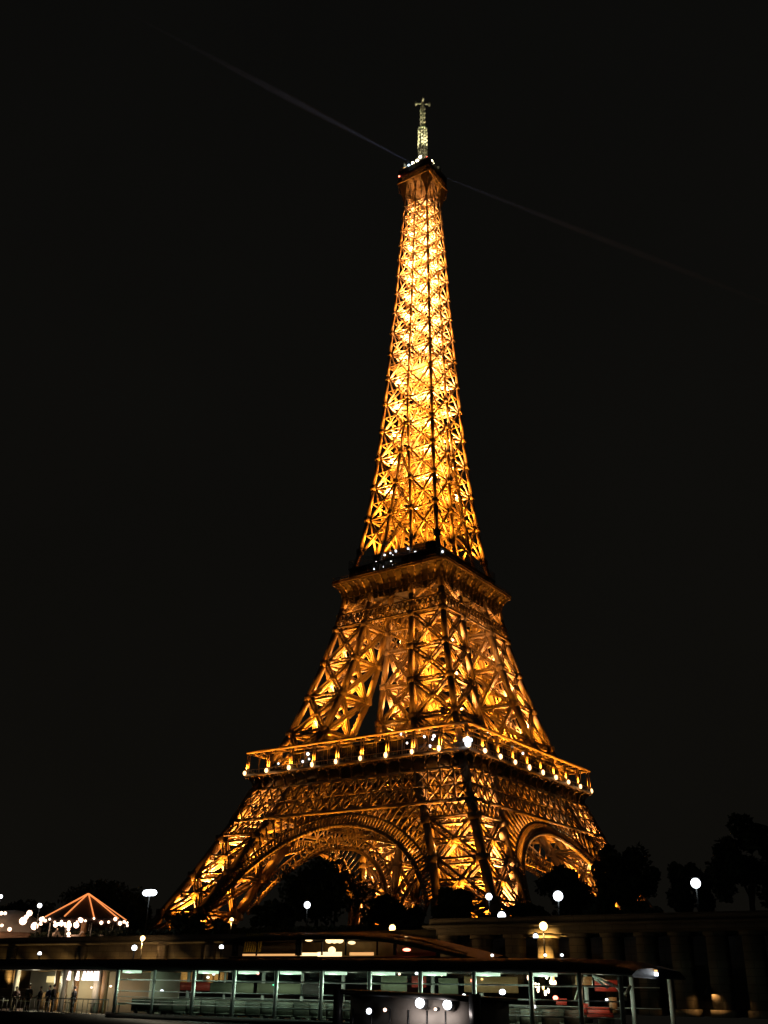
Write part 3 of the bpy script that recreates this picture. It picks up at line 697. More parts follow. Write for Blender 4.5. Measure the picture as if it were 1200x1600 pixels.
# ================================================================== TREES
BARK = mat('bark', (.08, .06, .045), .9, var=.3, vscale=3, bump=.4)
LEAF = mat('leaves', (.045, .065, .025), .7, var=.45, vscale=.6)
LEAF2 = mat('dark_leaves', (.028, .042, .02), .8, var=.4, vscale=.6)
def crown_mesh(rx, ry, rz, nclump, nleaf, leaf, seed):
    r = np.random.default_rng(seed); P = []
    cl = r.normal(size=(nclump, 3)); cl /= np.linalg.norm(cl, axis=1, keepdims=True); cl *= (r.random((nclump, 1))**.45)*.80
    for c in cl:
        k = nleaf//nclump; q = r.normal(size=(k, 3)); q /= np.linalg.norm(q, axis=1, keepdims=True); q *= (r.random((k, 1))**.5)*r.uniform(.20, .36); P.append(c+q)
    P = np.vstack(P)*[rx, ry, rz]; n = len(P)
    a = r.normal(size=(n, 3)); a /= np.linalg.norm(a, axis=1, keepdims=True); b = np.cross(a, r.normal(size=(n, 3))); b /= np.linalg.norm(b, axis=1, keepdims=True)
    sz = leaf*r.uniform(.6, 1.3, (n, 1)); V = np.stack([P-a*sz, P+b*sz*.6, P+a*sz, P-b*sz*.6], 1).reshape(-1, 3)
    return V
def make_tree(px0, px1, ptop, v, label, group='dark trees along the embankment', nl=5200, leafm=None, trunk_h=.28, kind='deciduous_tree', ground=TZ, round_=1.0):
    pc = (px0+px1)/2; a, b = at(px0, ptop+60, v), at(px1, ptop+60, v); top = Z(pc, ptop, v); u0 = (a[0]+b[0])/2
    rx = abs(b[0]-a[0])/2; H = top-ground
    t = empty(kind, (u0, v, ground), label, 'tree', group); seed = int(px0*7+ptop)
    rz = H*(1-trunk_h)/2*1.05; zc_ = H-rz*.97
    V = crown_mesh(rx, min(rx, rz*1.1), rz, max(14, int(rx*5)), nl, .34, seed)+[0, 0, zc_]
    g = MB(); g.v = V; g.f = []
    me = bpy.data.meshes.new('crown'); nq = len(V)//4; me.vertices.add(len(V)); me.vertices.foreach_set('co', V.ravel()); me.loops.add(len(V)); me.loops.foreach_set('vertex_index', np.arange(len(V), dtype=np.int32)); me.polygons.add(nq); me.polygons.foreach_set('loop_start', np.arange(0, len(V), 4, dtype=np.int32)); me.update(calc_edges=True); me.materials.append(leafm or LEAF)
    o = bpy.data.objects.new('crown', me); col.objects.link(o); o.parent = t
    r = np.random.default_rng(seed+1); g = MB(); rt = max(.12, H*.022); g.cyl((0, 0, -.2), (.1, 0, H*.45), rt*1.35, rt*.8, 9)
    for k in range(6):
        an_ = r.uniform(0, 2*PI); e = (math.cos(an_)*rx*.55, math.sin(an_)*rx*.5, zc_+rz*r.uniform(-.1, .6)); m_ = (e[0]*.4, e[1]*.4, H*.55)
        g.cyl((.05, 0, H*r.uniform(.25, .42)), m_, rt*.55, rt*.35, 6); g.cyl(m_, e, rt*.35, rt*.08, 6)
    g.build('trunk', BARK, t); return t
for a in (
    (95, 235, 1372, -118, 'broad dark tree behind the lit carousel'),
    (-30, 90, 1404, -118, 'low dark tree behind the fairground tent at far left'),
    (160, 232, 1402, -112, 'narrow dark tree between the carousel and the left tower leg'),
    (408, 590, 1338, -128, 'large round dark tree standing under the tower arch'),
    (560, 660, 1392, -118, 'low dark tree between the big round tree and the nearest tower leg'),
    (668, 752, 1378, -132, 'small round tree in front of the foot of the nearest tower leg'),
    (835, 945, 1352, -120, 'dark tree filling the lower part of the right arch'),
    (925, 1035, 1312, -128, 'tall dark tree at the right edge of the tower'),
    (1030, 1118, 1330, -132, 'dark tree behind the lone lamp on the right'),
    (1100, 1230, 1274, -138, 'tallest dark tree at the right edge of the picture'),
    (385, 470, 1400, -132, 'low dark tree at the left foot of the big round tree'),
    (790, 860, 1405, -128, 'low dark tree right behind the bright lamp beside the nearest leg'),
    (-60, 40, 1420, -135, 'bushy low tree cut by the left edge of the picture')):
    make_tree(*a)
SHR = []
def shrub(px0, px1, ptop, v, label):
    return make_tree(px0, px1, ptop, v, label, 'dark shrubs on the street edge', 1500, LEAF2, .08, 'shrub')
shrub(262, 322, 1420, -134, 'rounded dark shrub in front of the left tower foot')
shrub(318, 372, 1436, -138, 'low dark shrub right of the left tower foot')
shrub(738, 800, 1420, -140, 'low dark shrub at the foot of the nearest tower leg')
shrub(590, 662, 1425, -140, 'low dark shrub left of the nearest tower leg')
shrub(905, 985, 1400, -140, 'dark rounded shrub at the foot of the tall tree beside the tower')
shrub(965, 1050, 1402, -142, 'dark low shrub between the tall tree and the lone lamp')
# clipped hedge along the street behind the parapet
hv = []
r_ = np.random.default_rng(5); nh = 30000
hp = np.stack([r_.uniform(U(-40, -146), U(1260, -146), nh), -146+r_.uniform(-1.1, 1.1, nh), TZ+r_.random(nh)*2.1+.12*np.sin(np.arange(nh))], 1)
a_ = r_.normal(size=(nh, 3)); a_ /= np.linalg.norm(a_, axis=1, keepdims=True); b_ = np.cross(a_, r_.normal(size=(nh, 3))); b_ /= np.linalg.norm(b_, axis=1, keepdims=True)
V = np.stack([hp-a_*.3, hp+b_*.2, hp+a_*.3, hp-b_*.2], 1).reshape(-1, 3)
me = bpy.data.meshes.new('hedge'); me.vertices.add(len(V)); me.vertices.foreach_set('co', V.ravel()); me.loops.add(len(V)); me.loops.foreach_set('vertex_index', np.arange(len(V), dtype=np.int32)); me.polygons.add(nh); me.polygons.foreach_set('loop_start', np.arange(0, len(V), 4, dtype=np.int32)); me.update(calc_edges=True); me.materials.append(LEAF2)
o = bpy.data.objects.new('hedge', me); col.objects.link(o); tag(o, 'long dark clipped hedge running behind the embankment parapet', 'hedge')

# ================================================================== CAROUSEL AND TENT
VC = -147.0
ca, cL, cR = at(138, 1398, VC), at(76, 1441, VC), at(190, 1441, VC)
cx = ca[0]; R = (cR[0]-cL[0])/2*.74; cz = TZ; he = (cL[2]+cR[2])/2-cz; hp_ = ca[2]-cz
CLOTH = mat('canopy_cloth', (.06, .03, .025), .8, var=.2, vscale=1)
t = empty('carousel', (cx, VC, cz), 'lit fairground carousel with orange light strings up its pointed roof', 'carousel')
g = MB(); g.cyl((0, 0, 0), (0, 0, .5), R*.95, R*.95, 24); g.build('turntable', IRON_D, t)
g = MB(); g.cyl((0, 0, .5), (0, 0, hp_-.3), .5, .3, 12); g.build('centre_pole', E_GLOW and mat('painted_centre', (.5, .3, .15), .5), t)
g = MB(); vs = [(0, 0, hp_)]+[(R*math.cos(2*PI*k/24), R*math.sin(2*PI*k/24), he+.25) for k in range(24)]
g.poly(vs, [[0, 1+k, 1+(k+1) % 24] for k in range(24)]); g.build('roof', CLOTH, t)
g = MB()
for k in range(24):
    a, b = 2*PI*k/24, 2*PI*(k+1)/24; g.bar((R*math.cos(a), R*math.sin(a), he), (R*math.cos(b), R*math.sin(b), he), .7, .15, (0, 0, 1))
g.build('rounding_board', CLOTH, t)
for k in range(9):
    a = 2*PI*k/9+.2; g = MB(); g.bar((.1*math.cos(a), .1*math.sin(a), hp_+.12), (R*math.cos(a), R*math.sin(a), he+.42), .13); g.build('light_string', E_STRING, t)
    g = MB(); g.cyl((R*.86*math.cos(a), R*.86*math.sin(a), .5), (R*.86*math.cos(a), R*.86*math.sin(a), he), .07, .07, 6); g.build('brass_pole', MASTM, t)
for k in range(34):
    a = 2*PI*(k+.3)/34; r_b = random.uniform(.13, .30)
    g = MB(); g.sphere(((R+.18)*math.cos(a), (R+.18)*math.sin(a), he+random.uniform(-.35, .3)), r_b, n=6, m=4); g.build('bulb', E_BULB, t)
for k in range(17):
    c = at(86+41*random.random(), 1431+15*random.random(), VC-R*.68-.3); g = MB(); g.sphere((c[0]-cx, c[1]-VC, c[2]-cz), random.uniform(.2, .38), n=6, m=4); g.build('bulb', E_BULB, t)
for k, py in enumerate((1452, 1459, 1466)):
    c = at(107, py, VC-R*.9-.4); g = MB(); g.sphere((c[0]-cx, c[1]-VC, c[2]-cz), .2+.05*k, n=6, m=4); g.build('bulb', E_BULB, t)
HORSE = mat('painted_horse', (.6, .5, .4), .4)
for k in range(6):
    a = 2*PI*k/6+.1; x, y = R*.68*math.cos(a), R*.68*math.sin(a); g = MB(); zz = 1.5+.2*math.sin(k*2)
    dx, dy = -math.sin(a), math.cos(a)
    g.cyl((x-dx*.55, y-dy*.55, zz), (x+dx*.5, y+dy*.5, zz+.05), .26, .22, 8); g.cyl((x+dx*.45, y+dy*.45, zz+.1), (x+dx*.8, y+dy*.8, zz+.65), .16, .1, 6); g.cyl((x+dx*.72, y+dy*.72, zz+.68), (x+dx*1.1, y+dy*1.1, zz+.5), .1, .07, 6)
    for q, w_ in ((-.45, .15), (-.45, -.15), (.4, .15), (.4, -.15)): g.cyl((x+dx*q, y+dy*q, zz-.1), (x+dx*(q+.15), y+dy*(q+.15), zz-.8), .08, .05, 5)
    g.cyl((x-dx*.55, y-dy*.55, zz+.1), (x-dx*.85, y-dy*.85, zz-.35), .07, .03, 5)
    g.build('wooden_horse', HORSE, t)
lamp('POINT', (0, 0, he-.6), 700, (1, .62, .38), .3, t); lamp('POINT', (-R*.6, -R-1, he-.5), 220, (1, .62, .38), .3, t)
t = empty('fairground_tent', (U(18, VC, 1450), VC, TZ), 'pale domed fairground tent with bright bulbs at far left', 'tent')
g = MB(); TR = 4.2; hh = Z(20, 1422, VC)-TZ
for i_ in range(6):
    for k in range(20):
        pass
vs = []; fs = []
for i_ in range(7):
    th = PI/2*i_/6
    for k in range(20): vs.append((TR*math.cos(th)*math.cos(2*PI*k/20), TR*math.cos(th)*math.sin(2*PI*k/20), hh*.42+hh*.58*math.sin(th)))
for i_ in range(6):
    for k in range(20): fs.append([i_*20+k, i_*20+(k+1) % 20, (i_+1)*20+(k+1) % 20, (i_+1)*20+k])
g.poly(vs, fs); g.build('canopy', mat('tent_cloth', (.42, .38, .32), .8, var=.15, vscale=1), t)
g = MB(); g.cyl((0, 0, 0), (0, 0, hh*.42), TR*.97, TR*.97, 20); g.build('side_cloth', mat('tent_side_cloth', (.35, .22, .14), .8, var=.2, vscale=1), t)
for px, py, rr in ((36, 1439, .5), (46, 1427, .38), (54, 1447, .48), (2, 1427, .25), (8, 1427, .22), (41, 1433, .3), (15, 1452, .26), (3, 1446, .2)):
    c = at(px, py, VC-TR-.4); g = MB(); g.sphere((c[0]-t.location.x, c[1]-t.location.y, c[2]-t.location.z), rr, n=8, m=5); g.build('bulb', E_BULB, t)
lamp('POINT', (1, -TR-1.2, 3.0), 160, (1, .6, .35), .3, t)

# ================================================================== BOATS
HULL = mat('dark_hull_paint', (.02, .022, .025), .35); ROOF = mat('dark_boat_roof', (.02, .02, .02), .45); RAILM = mat('pale_rail_paint', (.75, .82, .78), .35)
CREAM = mat('cream_panel', (.62, .58, .46), .5, var=.1, vscale=.6); GREENP = mat('grey_green_panel', (.26, .30, .20), .6, var=.15, vscale=.6); REDP = mat('red_panel', (.5, .06, .04), .5, var=.15, vscale=.8); OAK = mat('oak_panel', (.42, .26, .12), .5, var=.2, vscale=1)
DECKB = mat('boat_deck', (.08, .08, .075), .7, var=.2, vscale=1)
PANE = bpy.data.materials.new('window_pane'); PANE.use_nodes = True; n = PANE.node_tree; n.nodes.clear()
ou = n.nodes.new('ShaderNodeOutputMaterial'); mx = n.nodes.new('ShaderNodeMixShader'); tr = n.nodes.new('ShaderNodeBsdfTransparent'); gl = n.nodes.new('ShaderNodeBsdfGlossy'); gl.inputs['Roughness'].default_value = .03; mx.inputs[0].default_value = .07
tr.inputs[0].default_value = (.93, .96, .94, 1); n.links.new(tr.outputs[0], mx.inputs[1]); n.links.new(gl.outputs[0], mx.inputs[2]); n.links.new(mx.outputs[0], ou.inputs[0])

VB = -197.0; BW = 6.5; BD = 2.9       # near side, beam, deck height
XL, XR = U(-60, VB), U(985, VB)
boat = empty('river_tour_boat', ((XL+XR)/2, VB+BW/2, WZ), 'long open-sided tour boat with flat dark roof and pale rails crossing the foreground', 'boat')
ox, oy = boat.location.x, boat.location.y
def bx(px, v=VB, py=1540): return U(px, v, py)-ox
zr0, zr1 = 5.62-WZ, 6.30-WZ; dk = BD-WZ; yn, yf = -BW/2, BW/2
g = MB(); prof = [(-BW/2, .85), (-BW/2*.96, 0), (-BW/2*.8, -.9), (BW/2*.8, -.9), (BW/2*.96, 0), (BW/2, .85)]
st_ = [(XL-ox, 1), (XR-ox-6, 1), (XR-ox-2, .8), (XR-ox+.5, .42), (XR-ox+2.0, .04)]; vs = []; fs = []
for x, f in st_: vs += [(x, y*f, zz+(1-f)*.5*(zz > .3)) for y, zz in prof]
for i_ in range(len(st_)-1):
    for k in range(5): fs.append([i_*6+k, (i_+1)*6+k, (i_+1)*6+k+1, i_*6+k+1])
    fs.append([i_*6+5, (i_+1)*6+5, (i_+1)*6, i_*6])
fs.append([0, 1, 2, 3, 4, 5]); g.poly(vs, fs); g.build('hull', HULL, boat)
g = MB(); g.box(((XL+XR)/2-ox-.5, 0, dk-.04), (XR-XL-3, BW-.3, .08)); g.build('deck', DECKB, boat)
# roof with a drooping nose
g = MB(); rp = [(XL-ox, 0), (bx(850), 0), (bx(920), -.05), (bx(962), -.14), (bx(992), -.32)]
vs = []; fs = []
for x, dz in rp: 
    for y, zz in ((yn-.15, zr0), (yn-.3, zr0+.34), (yn+.5, zr1-.05), (0, zr1+.05), (yf-.5, zr1-.05), (yf+.3, zr0+.34), (yf+.15, zr0)): vs.append((x, y, zz+dz*(1.4 if zz > zr0 else .6)))
for i_ in range(len(rp)-1):
    for k in range(7): fs.append([i_*7+k, (i_+1)*7+k, (i_+1)*7+(k+1) % 7, i_*7+(k+1) % 7])
fs += [list(range(6, -1, -1)), [4*7+k for k in range(7)]]; g.poly(vs, fs); g.build('roof', ROOF, boat)
postx = [180, 238, 300, 363, 429, 500, 575, 655, 739, 828, 904, 968]
XS = [bx(p) for p in postx]
for k, x in enumerate(XS):
    for y, nm in ((yn+.12, 'window_post'), (yf-.05, 'window_post')):
        g = MB(); g.box((x, y, (dk+zr0)/2), (.2 if k != 1 else .1, .14, zr0-dk)); g.build(nm, RAILM, boat)
    if k not in (1, 11, 10):
        g = MB(); g.box((x+.3, yn+1.0, zr0-.09), (1.1, .6, .15)); pl = g.build('ceiling_light', E_PANEL, boat)
        lamp('POINT', (x+.3, yn+.75, zr0-.42), 62, (.72, 1, .76), .2, boat)
def rail(z, x0, x1, y, w_, m_=RAILM):
    g = MB(); g.bar((x0, y, z), (x1, y, z), w_, w_*.8, (0, 1, 0)); return g.build('rail', m_, boat)
for zz, w_ in ((5.06-WZ, .075), (4.42-WZ, .07), (3.72-WZ, .08), (4.10-WZ, .04), (3.9-WZ, .03)):
    rail(zz, bx(160) if zz > 3 else bx(176), bx(960), yn+.35, w_*1.25)
rail(5.06-WZ, bx(150), bx(950), yf-.02, .05); rail(4.1-WZ, XL-ox, bx(950), yf-.02, .05)
g = MB(); g.bar((bx(170), yn+.02, dk+.15), (bx(965), yn+.02, dk+.15), .3, .06, (0, 0, 1)); g.build('side_panel', DECKB, boat)
for k in range(len(XS)-1):
    g = MB(); g.bar((XS[k]+.12, yn+.08, (5.12+5.60)/2-WZ), (XS[k+1]-.12, yn+.08, (5.12+5.60)/2-WZ), .46, .012, (0, 0, 1)); g.build('window_pane', PANE, boat)
SEATM = mat('seat_cover', (.09, .10, .075), .7, var=.2, vscale=1)
for k in range(2, 11): lamp('POINT', (XS[k]-.6, .6, zr0-.5), 26, (.9, 1, .7), .15, boat)  # added fill points along the boat's middle, brighten the back panels
# seats in rows, seen through the side
for k in range(26):
    x = bx(205)+k*(bx(880)-bx(205))/25
    for y in (yn+1.3, yf-1.3):
        g = MB(); g.box((x, y, dk+.42), (.42, 1.8, .08)); g.box((x-.2, y, dk+.78), (.08, 1.8, .66)); g.box((x, y-.7, dk+.2), (.3, .06, .4)); g.box((x, y+.7, dk+.2), (.3, .06, .4)); g.build('seat', SEATM, boat)
for p0, p1, m_, z0, z1 in ((325, 392, GREENP, 4.35, 5.0), (398, 466, GREENP, 4.35, 5.0), (262, 324, REDP, 4.5, 5.0), (592, 632, GREENP, 4.5, 5.5), (640, 662, REDP, 4.9, 5.5), (682, 712, GREENP, 4.6, 5.4), (722, 806, OAK, 4.7, 5.5), (205, 255, DECKB, 4.2, 4.9), (225, 262, REDP, 4.45, 4.92), (470, 500, DECKB, 4.3, 5.0)):
    g = MB(); x0, x1 = bx(p0, VB+BW-.6), bx(p1, VB+BW-.6); g.bar((x0, yf-.35, (z0+z1)/2-WZ), (x1, yf-.35, (z0+z1)/2-WZ), z1-z0, .06, (0, 0, 1)); g.build('back_panel', m_, boat)
# cream saloon on the left
xa, xb = XL-ox+.2, bx(172)
g = MB(); g.bar((xa, yf-.4, (dk+zr0)/2), (xb, yf-.4, (dk+zr0)/2), zr0-dk-.05, .1, (0, 0, 1)); g.build('saloon_wall', CREAM, boat)
g = MB(); g.box((xb, yf-1.8, (dk+zr0)/2), (.1, 2.6, zr0-dk-.05)); g.build('bulkhead', CREAM, boat)
for px, m_, wd in ((25, CREAM, .35), (100, CREAM, .45), (118, OAK, .4), (152, CREAM, .55), (164, OAK, .4), (88, OAK, .25)):
    g = MB(); g.box((bx(px, VB+2.5), yn+2.5, (dk+zr0)/2), (wd, .25, zr0-dk-.02)); g.build('saloon_column', m_, boat)
g = MB(); x0, x1 = bx(66, VB+5.6), bx(96, VB+5.6); g.bar((x0, yf-.55, 5.05-WZ), (x1, yf-.55, 5.05-WZ), .42, .08, (0, 0, 1)); g.build('lit_sign_panel', mat('glowing_panel', (.9, .8, .5), emit=(1, .78, .34), estr=.75), boat)
g = MB(); g.box(((bx(60, VB+5)+bx(96, VB+5))/2, yf-1.2, dk+.65), (1.7, .8, 1.3)); g.build('counter', OAK, boat)
for k, px in enumerate((109, 122, 132, 137.5, 143, 148.5, 153)):
    x = bx(px, VB+1.2, 1522); g = MB(); g.cyl((x, yn+1.2, zr0-.08), (x-.05, yn+1.2, zr0-.62), .07, .13, 8); g.build('hanging_lamp', E_PINK, boat)
lamp('POINT', (bx(131, VB+1.6), yn+1.4, zr0-.9), 60, (1, .78, .6), .3, boat)
lamp('POINT', (bx(45, VB+2), yn+2.6, zr0-.3), 280, (1, .90, .62), .25, boat); lamp('POINT', (bx(84, VB+3), yn+3.6, zr0-.9), 90, (1, .62, .25), .2, boat); lamp('POINT', (bx(-10, VB+3), yn+3, zr0-.5), 25, (1, .85, .6), .2, boat)
lamp('POINT', (bx(160, VB+3), yn+3.2, zr0-1.2), 50, (1, .6, .28), .2, boat)
g = MB()
for k in range(34):
    x = xa+(xb-xa)*k/33; g.bar((x, yn+.03, dk), (x, yn+.03, dk+1.0), .03)
g.bar((xa, yn+.03, dk+1.0), (xb, yn+.03, dk+1.0), .06); g.build('guard_rail', mat('dull_rail', (.3, .3, .28), .5), boat)
for k in range(7):
    x = xa+1+(xb-xa-1.5)*k/6; g = MB(); g.cyl((x, yn+1.4, dk), (x, yn+1.4, dk+.72), .04, .04, 6); g.cyl((x, yn+1.4, dk+.72), (x, yn+1.4, dk+.76), .4, .4, 14); g.cyl((x, yn+1.4, dk), (x, yn+1.4, dk+.03), .25, .25, 12); g.build('table', GREENP, boat)
# red stern/bow lounge on the right with slanted pale struts
for p0, z0, p1, z1, m_ in ((928, 5.5, 968, 5.0, RAILM), (898, 4.45, 912, 5.45, CREAM), (965, 5.0, 978, 4.5, CREAM), (985, 5.1, 970, 4.45, CREAM), (950, 5.0, 930, 5.4, RAILM)):
    g = MB(); g.bar((bx(p0, VB+1), yn+1, z0-WZ), (bx(p1, VB+1), yn+1, z1-WZ), .12, .12, (0, 1, 0)); g.build('strut', m_, boat)
for p0, p1, z0, z1, m_ in ((900, 925, 5.05, 5.5, OAK), (930, 965, 4.85, 5.35, REDP), (905, 917, 3.8, 4.3, REDP), (915, 955, 3.7, 4.15, REDP), (950, 962, 3.9, 4.6, OAK), (868, 884, 4.2, 4.5, REDP)):
    g = MB(); g.bar((bx(p0, VB+3), yn+3, (z0+z1)/2-WZ), (bx(p1, VB+3), yn+3, (z0+z1)/2-WZ), z1-z0, .1, (0, 0, 1)); g.build('lounge_panel', m_, boat)
lamp('POINT', (bx(945, VB+1.5), yn+1.6, zr0-.25), 24, (1, .62, .35), .2, boat); lamp('POINT', (bx(905, VB+1.5), yn+1.5, zr0-.7), 14, (1, .7, .45), .2, boat)
# bead-like lamp cluster
r2_ = random.Random(3)
for k in range(26):
    px, py = 818+r2_.random()*54, 1521+r2_.random()*31
    if (px-846)**2/28**2+(py-1537)**2/17**2 > 1: continue
    c = at(px, py, VB+1.0); g = MB(); g.sphere((c[0]-ox, c[1]-oy, c[2]-WZ), .065, .12, 6, 5); g.build('hanging_bead_lamp', r2_.choice([E_GLOW, E_YEL, E_BULB]), boat)
for px, py, m_, rr, v_ in ((868, 1559, E_RED, .13, 1.2), (577, 1541, E_RED, .13, .6), (380, 1520, E_RED, .08, 2), (427.5, 1539, E_GREEN, .05, .1), (403, 1521, E_RED, .09, 2), (325, 1527, E_SMALL, .1, 3), (334, 1522, E_SMALL, .1, 3), (253, 1548, E_SMALL, .1, 2), (651, 1521, E_SMALL, .1, 1), (659, 1522, E_SMALL, .09, 1), (808, 1516, E_RED, .11, 2), (738, 1532, E_RED, .1, 2), (753, 1530, E_GLOW, .08, 2), (725, 1555, E_SMALL, .1, 2), (785, 1550, E_WHITE, .17, .6), (765, 1583, E_WHITE, .13, .3), (834, 1573, E_SMALL, .12, .3), (948, 1562, E_SMALL, .08, .5), (1001, 1513, E_WHITE, .11, 2.4), (1007, 1514, E_WHITE, .1, 2.4), (143, 1543, E_BULB, .07, 2), (173, 1541, E_BULB, .08, 2), (604, 1521, E_BULB, .08, 2), (624, 1522, E_BULB, .07, 2), (690, 1524, E_YEL, .05, 2), (711, 1556, E_BULB, .08, 1)):
    c = at(px, py, VB+v_); g = MB(); g.sphere((c[0]-ox, c[1]-oy, c[2]-WZ), rr, rr*.75, 8, 5); g.build('small_lamp', m_, boat)
g = MB(); c = at(1018, 1522, VB+2.6); g.bar((c[0]-ox-.35, c[1]-oy, c[2]-WZ), (c[0]-ox+.3, c[1]-oy, c[2]-WZ), .16, .16); g.build('bow_light', E_WHITE, boat)
g = MB(); c = at(1014, 1515, VB+2.6); g.bar((c[0]-ox-.4, c[1]-oy, c[2]-WZ), (c[0]-ox+.4, c[1]-oy, c[2]-WZ-.05), .07, .07); g.build('bow_light_strip', E_GLOW, boat)
g = MB()
for px in (775, 852, 878, 767): pass
for px, py in ((769, 1495), (852, 1492), (878, 1493)):
    c = at(px, py, VB+1.2); g = MB(); g.sphere((c[0]-ox, c[1]-oy, zr1+.12), .09, .07, 8, 5); g.build('roof_lamp', E_SMALL, boat)

# ---- moored boat with curved glass roof behind
VM = -177.0; m0, m1 = U(352, VM), U(760, VM)
mb_ = empty('moored_glass_boat', ((m0+m1)/2, VM+2.5, 3.2), 'moored boat with a low curved dark roof and warm glowing windows, behind the tour boat', 'boat')
mx0 = mb_.location.x; ll = m0-mx0; rr_ = m1-mx0
z_ = lambda px, py: Z(px, py, VM)-3.2
g = MB(); g.box((0, 0, .3), (m1-m0+1, 5.4, 3.1)); g.box((-2, 0, 2.7), (m1-m0-5, 5.2, 2.2)); g.box((0, 0, 1.95), (m1-m0+1.6, 5.8, .2)); g.build('hull', HULL, mb_)
outl = [(352, 1467), (372, 1462), (430, 1460), (500, 1459), (560, 1459), (610, 1464), (650, 1470), (700, 1482), (760, 1497)]
inn = [(352, 1476), (372, 1471), (430, 1470), (500, 1468), (560, 1468), (610, 1473), (640, 1480), (690, 1492), (760, 1502)]
vs = []; fs = []
for (a, b), (c, d) in zip(outl, inn):
    x = U(a, VM, b)-mx0; zo, zi = z_(a, b), z_(c, d)
    vs += [(x, -2.9, zi), (x, -2.6, zo-.15), (x, 0, zo+.25), (x, 2.6, zo-.15), (x, 2.9, zi)]
for i_ in range(len(outl)-1):
    for k in range(4): fs.append([i_*5+k, (i_+1)*5+k, (i_+1)*5+k+1, i_*5+k+1])
    fs.append([i_*5+4, (i_+1)*5+4, (i_+1)*5, i_*5])
fs += [[4, 3, 2, 1, 0], [8*5+k for k in range(5)]]; g = MB(); g.poly(vs, fs); g.build('roof', ROOF, mb_)
for px in (366, 371, 402, 465, 470, 504, 541, 590, 618):
    zt = float(np.interp(px, [p for p, _ in inn], [z_(p, q) for p, q in inn])); g = MB(); g.box((U(px, VM, 1480)-mx0, -2.55, (3.9+zt)/2), (.28 if px not in (402, 504, 541, 590) else .1, .12, zt-3.9)); g.build('mullion', HULL, mb_)
WIN = mat('window_blind', (.45, .33, .16), .6, var=.25, vscale=1.2)
g = MB(); g.bar((ll+.5, 1.2, 4.9), (U(640, VM)-mx0, 1.2, 4.9), 1.9, .1, (0, 0, 1)); g.build('saloon_back_wall', WIN, mb_)
g = MB(); g.bar((ll+.5, -1.1, 3.7), (U(640, VM)-mx0, -1.1, 3.7), .3, .9, (0, 0, 1)); g.build('window_counter', OAK, mb_)
for px, py, w_, h_, m_ in ((520, 1471, 2.1, .34, E_PANEL_W := mat('warm_ceiling_panel', (.9, .7, .4), emit=(1, .72, .36), estr=1.8)), None) if False else ():
    pass
WP = mat('warm_ceiling_panel', (.9, .7, .4), emit=(1, .70, .34), estr=2.0); WP2 = mat('warm_window_strip', (.9, .6, .3), emit=(1, .50, .17), estr=.9)
for px, py, w_, h_, m_, nm in ((522, 1471.5, 1.9, .42, WP, 'ceiling_lamp'), (549, 1475, .9, .25, WP, 'ceiling_lamp'), (518, 1487, .7, .55, WP, 'table_lamp'), (515, 1493, 2.3, .4, WP, 'window_strip_light'), (485, 1493, 2.0, .28, WP, 'window_strip_light'), (565, 1492.5, 2.2, .28, WP2, 'window_strip_light'), (432, 1494, 4.2, .18, WP2, 'window_strip_light'), (389, 1494, 1.3, .18, WP2, 'window_strip_light'), (482, 1471, .5, .2, WP, 'ceiling_lamp'), (635, 1486, .55, .22, E_RED, 'red_marker_lamp')):
    c = at(px, py-2, VM+.15); g = MB()
    if 'strip' in nm: g.bar((c[0]-mx0-w_/2, -2.35, c[2]-3.2), (c[0]-mx0+w_/2, -2.35, c[2]-3.2), h_*.8, .12, (0, 0, 1))
    else:
        nn_ = max(1, int(w_/.5))
        for q in range(nn_): g.sphere((c[0]-mx0+(q-(nn_-1)/2)*.52, -2.3, c[2]-3.2), .3, h_*.5, 10, 6)
    g.build(nm, m_, mb_)
for px, e in ((390, 22), (432, 10), (485, 12), (520, 30), (560, 14), (612, 10)): lamp('POINT', (U(px, VM)-mx0, -.6, 5.2), e*3, (1, .6, .24), .2, mb_)
g = MB()
for k in range(8):
    x = U(374+k*3.5, VM)-mx0; g.bar((x, -2.0, 4.2), (x+.25, -2.0, 5.6), .16, .05, (0, 1, 0))
g.build('yellow_curtain', mat('yellow_curtain', (.6, .5, .1), .8), mb_)
g = MB(); zt = z_(500, 1459)
g.build if False else None
g = MB(); g.pipe([(U(620, VM, 1463)-mx0, -3.0, z_(620, 1463)), (U(665, VM, 1470)-mx0, -3.0, z_(665, 1470)), (U(735, VM, 1490)-mx0, -3.0, z_(735, 1490))], .12); g.build('handrail', OAK, mb_)

# ---- small cabin launch in front
VL = -212.0; l0, l1 = U(524, VL, 1570), U(742, VL, 1570)
la = empty('cabin_launch', ((l0+l1)/2, VL+1.4, 2.9), 'small grey cabin launch with two bright lamps, in front of the tour boat', 'boat')
lx = la.location.x
g = MB(); hl = (l1-l0)/2+1.2; vs = []; fs = []
for x, f in ((-hl, .85), (-hl*.4, 1), (hl*.4, 1), (hl*.8, .75), (hl+.6, .06)): vs += [(x, -1.5*f, .28), (x, -1.4*f, -.3), (x, -1.0*f, -1.1), (x, 1.0*f, -1.1), (x, 1.4*f, -.3), (x, 1.5*f, .28)]
for i_ in range(4):
    for k in range(5): fs.append([i_*6+k, (i_+1)*6+k, (i_+1)*6+k+1, i_*6+k+1])
    fs.append([i_*6+5, (i_+1)*6+5, (i_+1)*6, i_*6])
fs.append([0, 1, 2, 3, 4, 5]); g.poly(vs, fs); g.build('hull', HULL, la)
zl = lambda px, py: Z(px, py, VL)-2.9
LX = lambda px, v=VL: U(px, v, 1570)-lx
GREYC = mat('grey_cabin_side', (.36, .33, .30), .6, var=.25, vscale=.9)
g = MB()
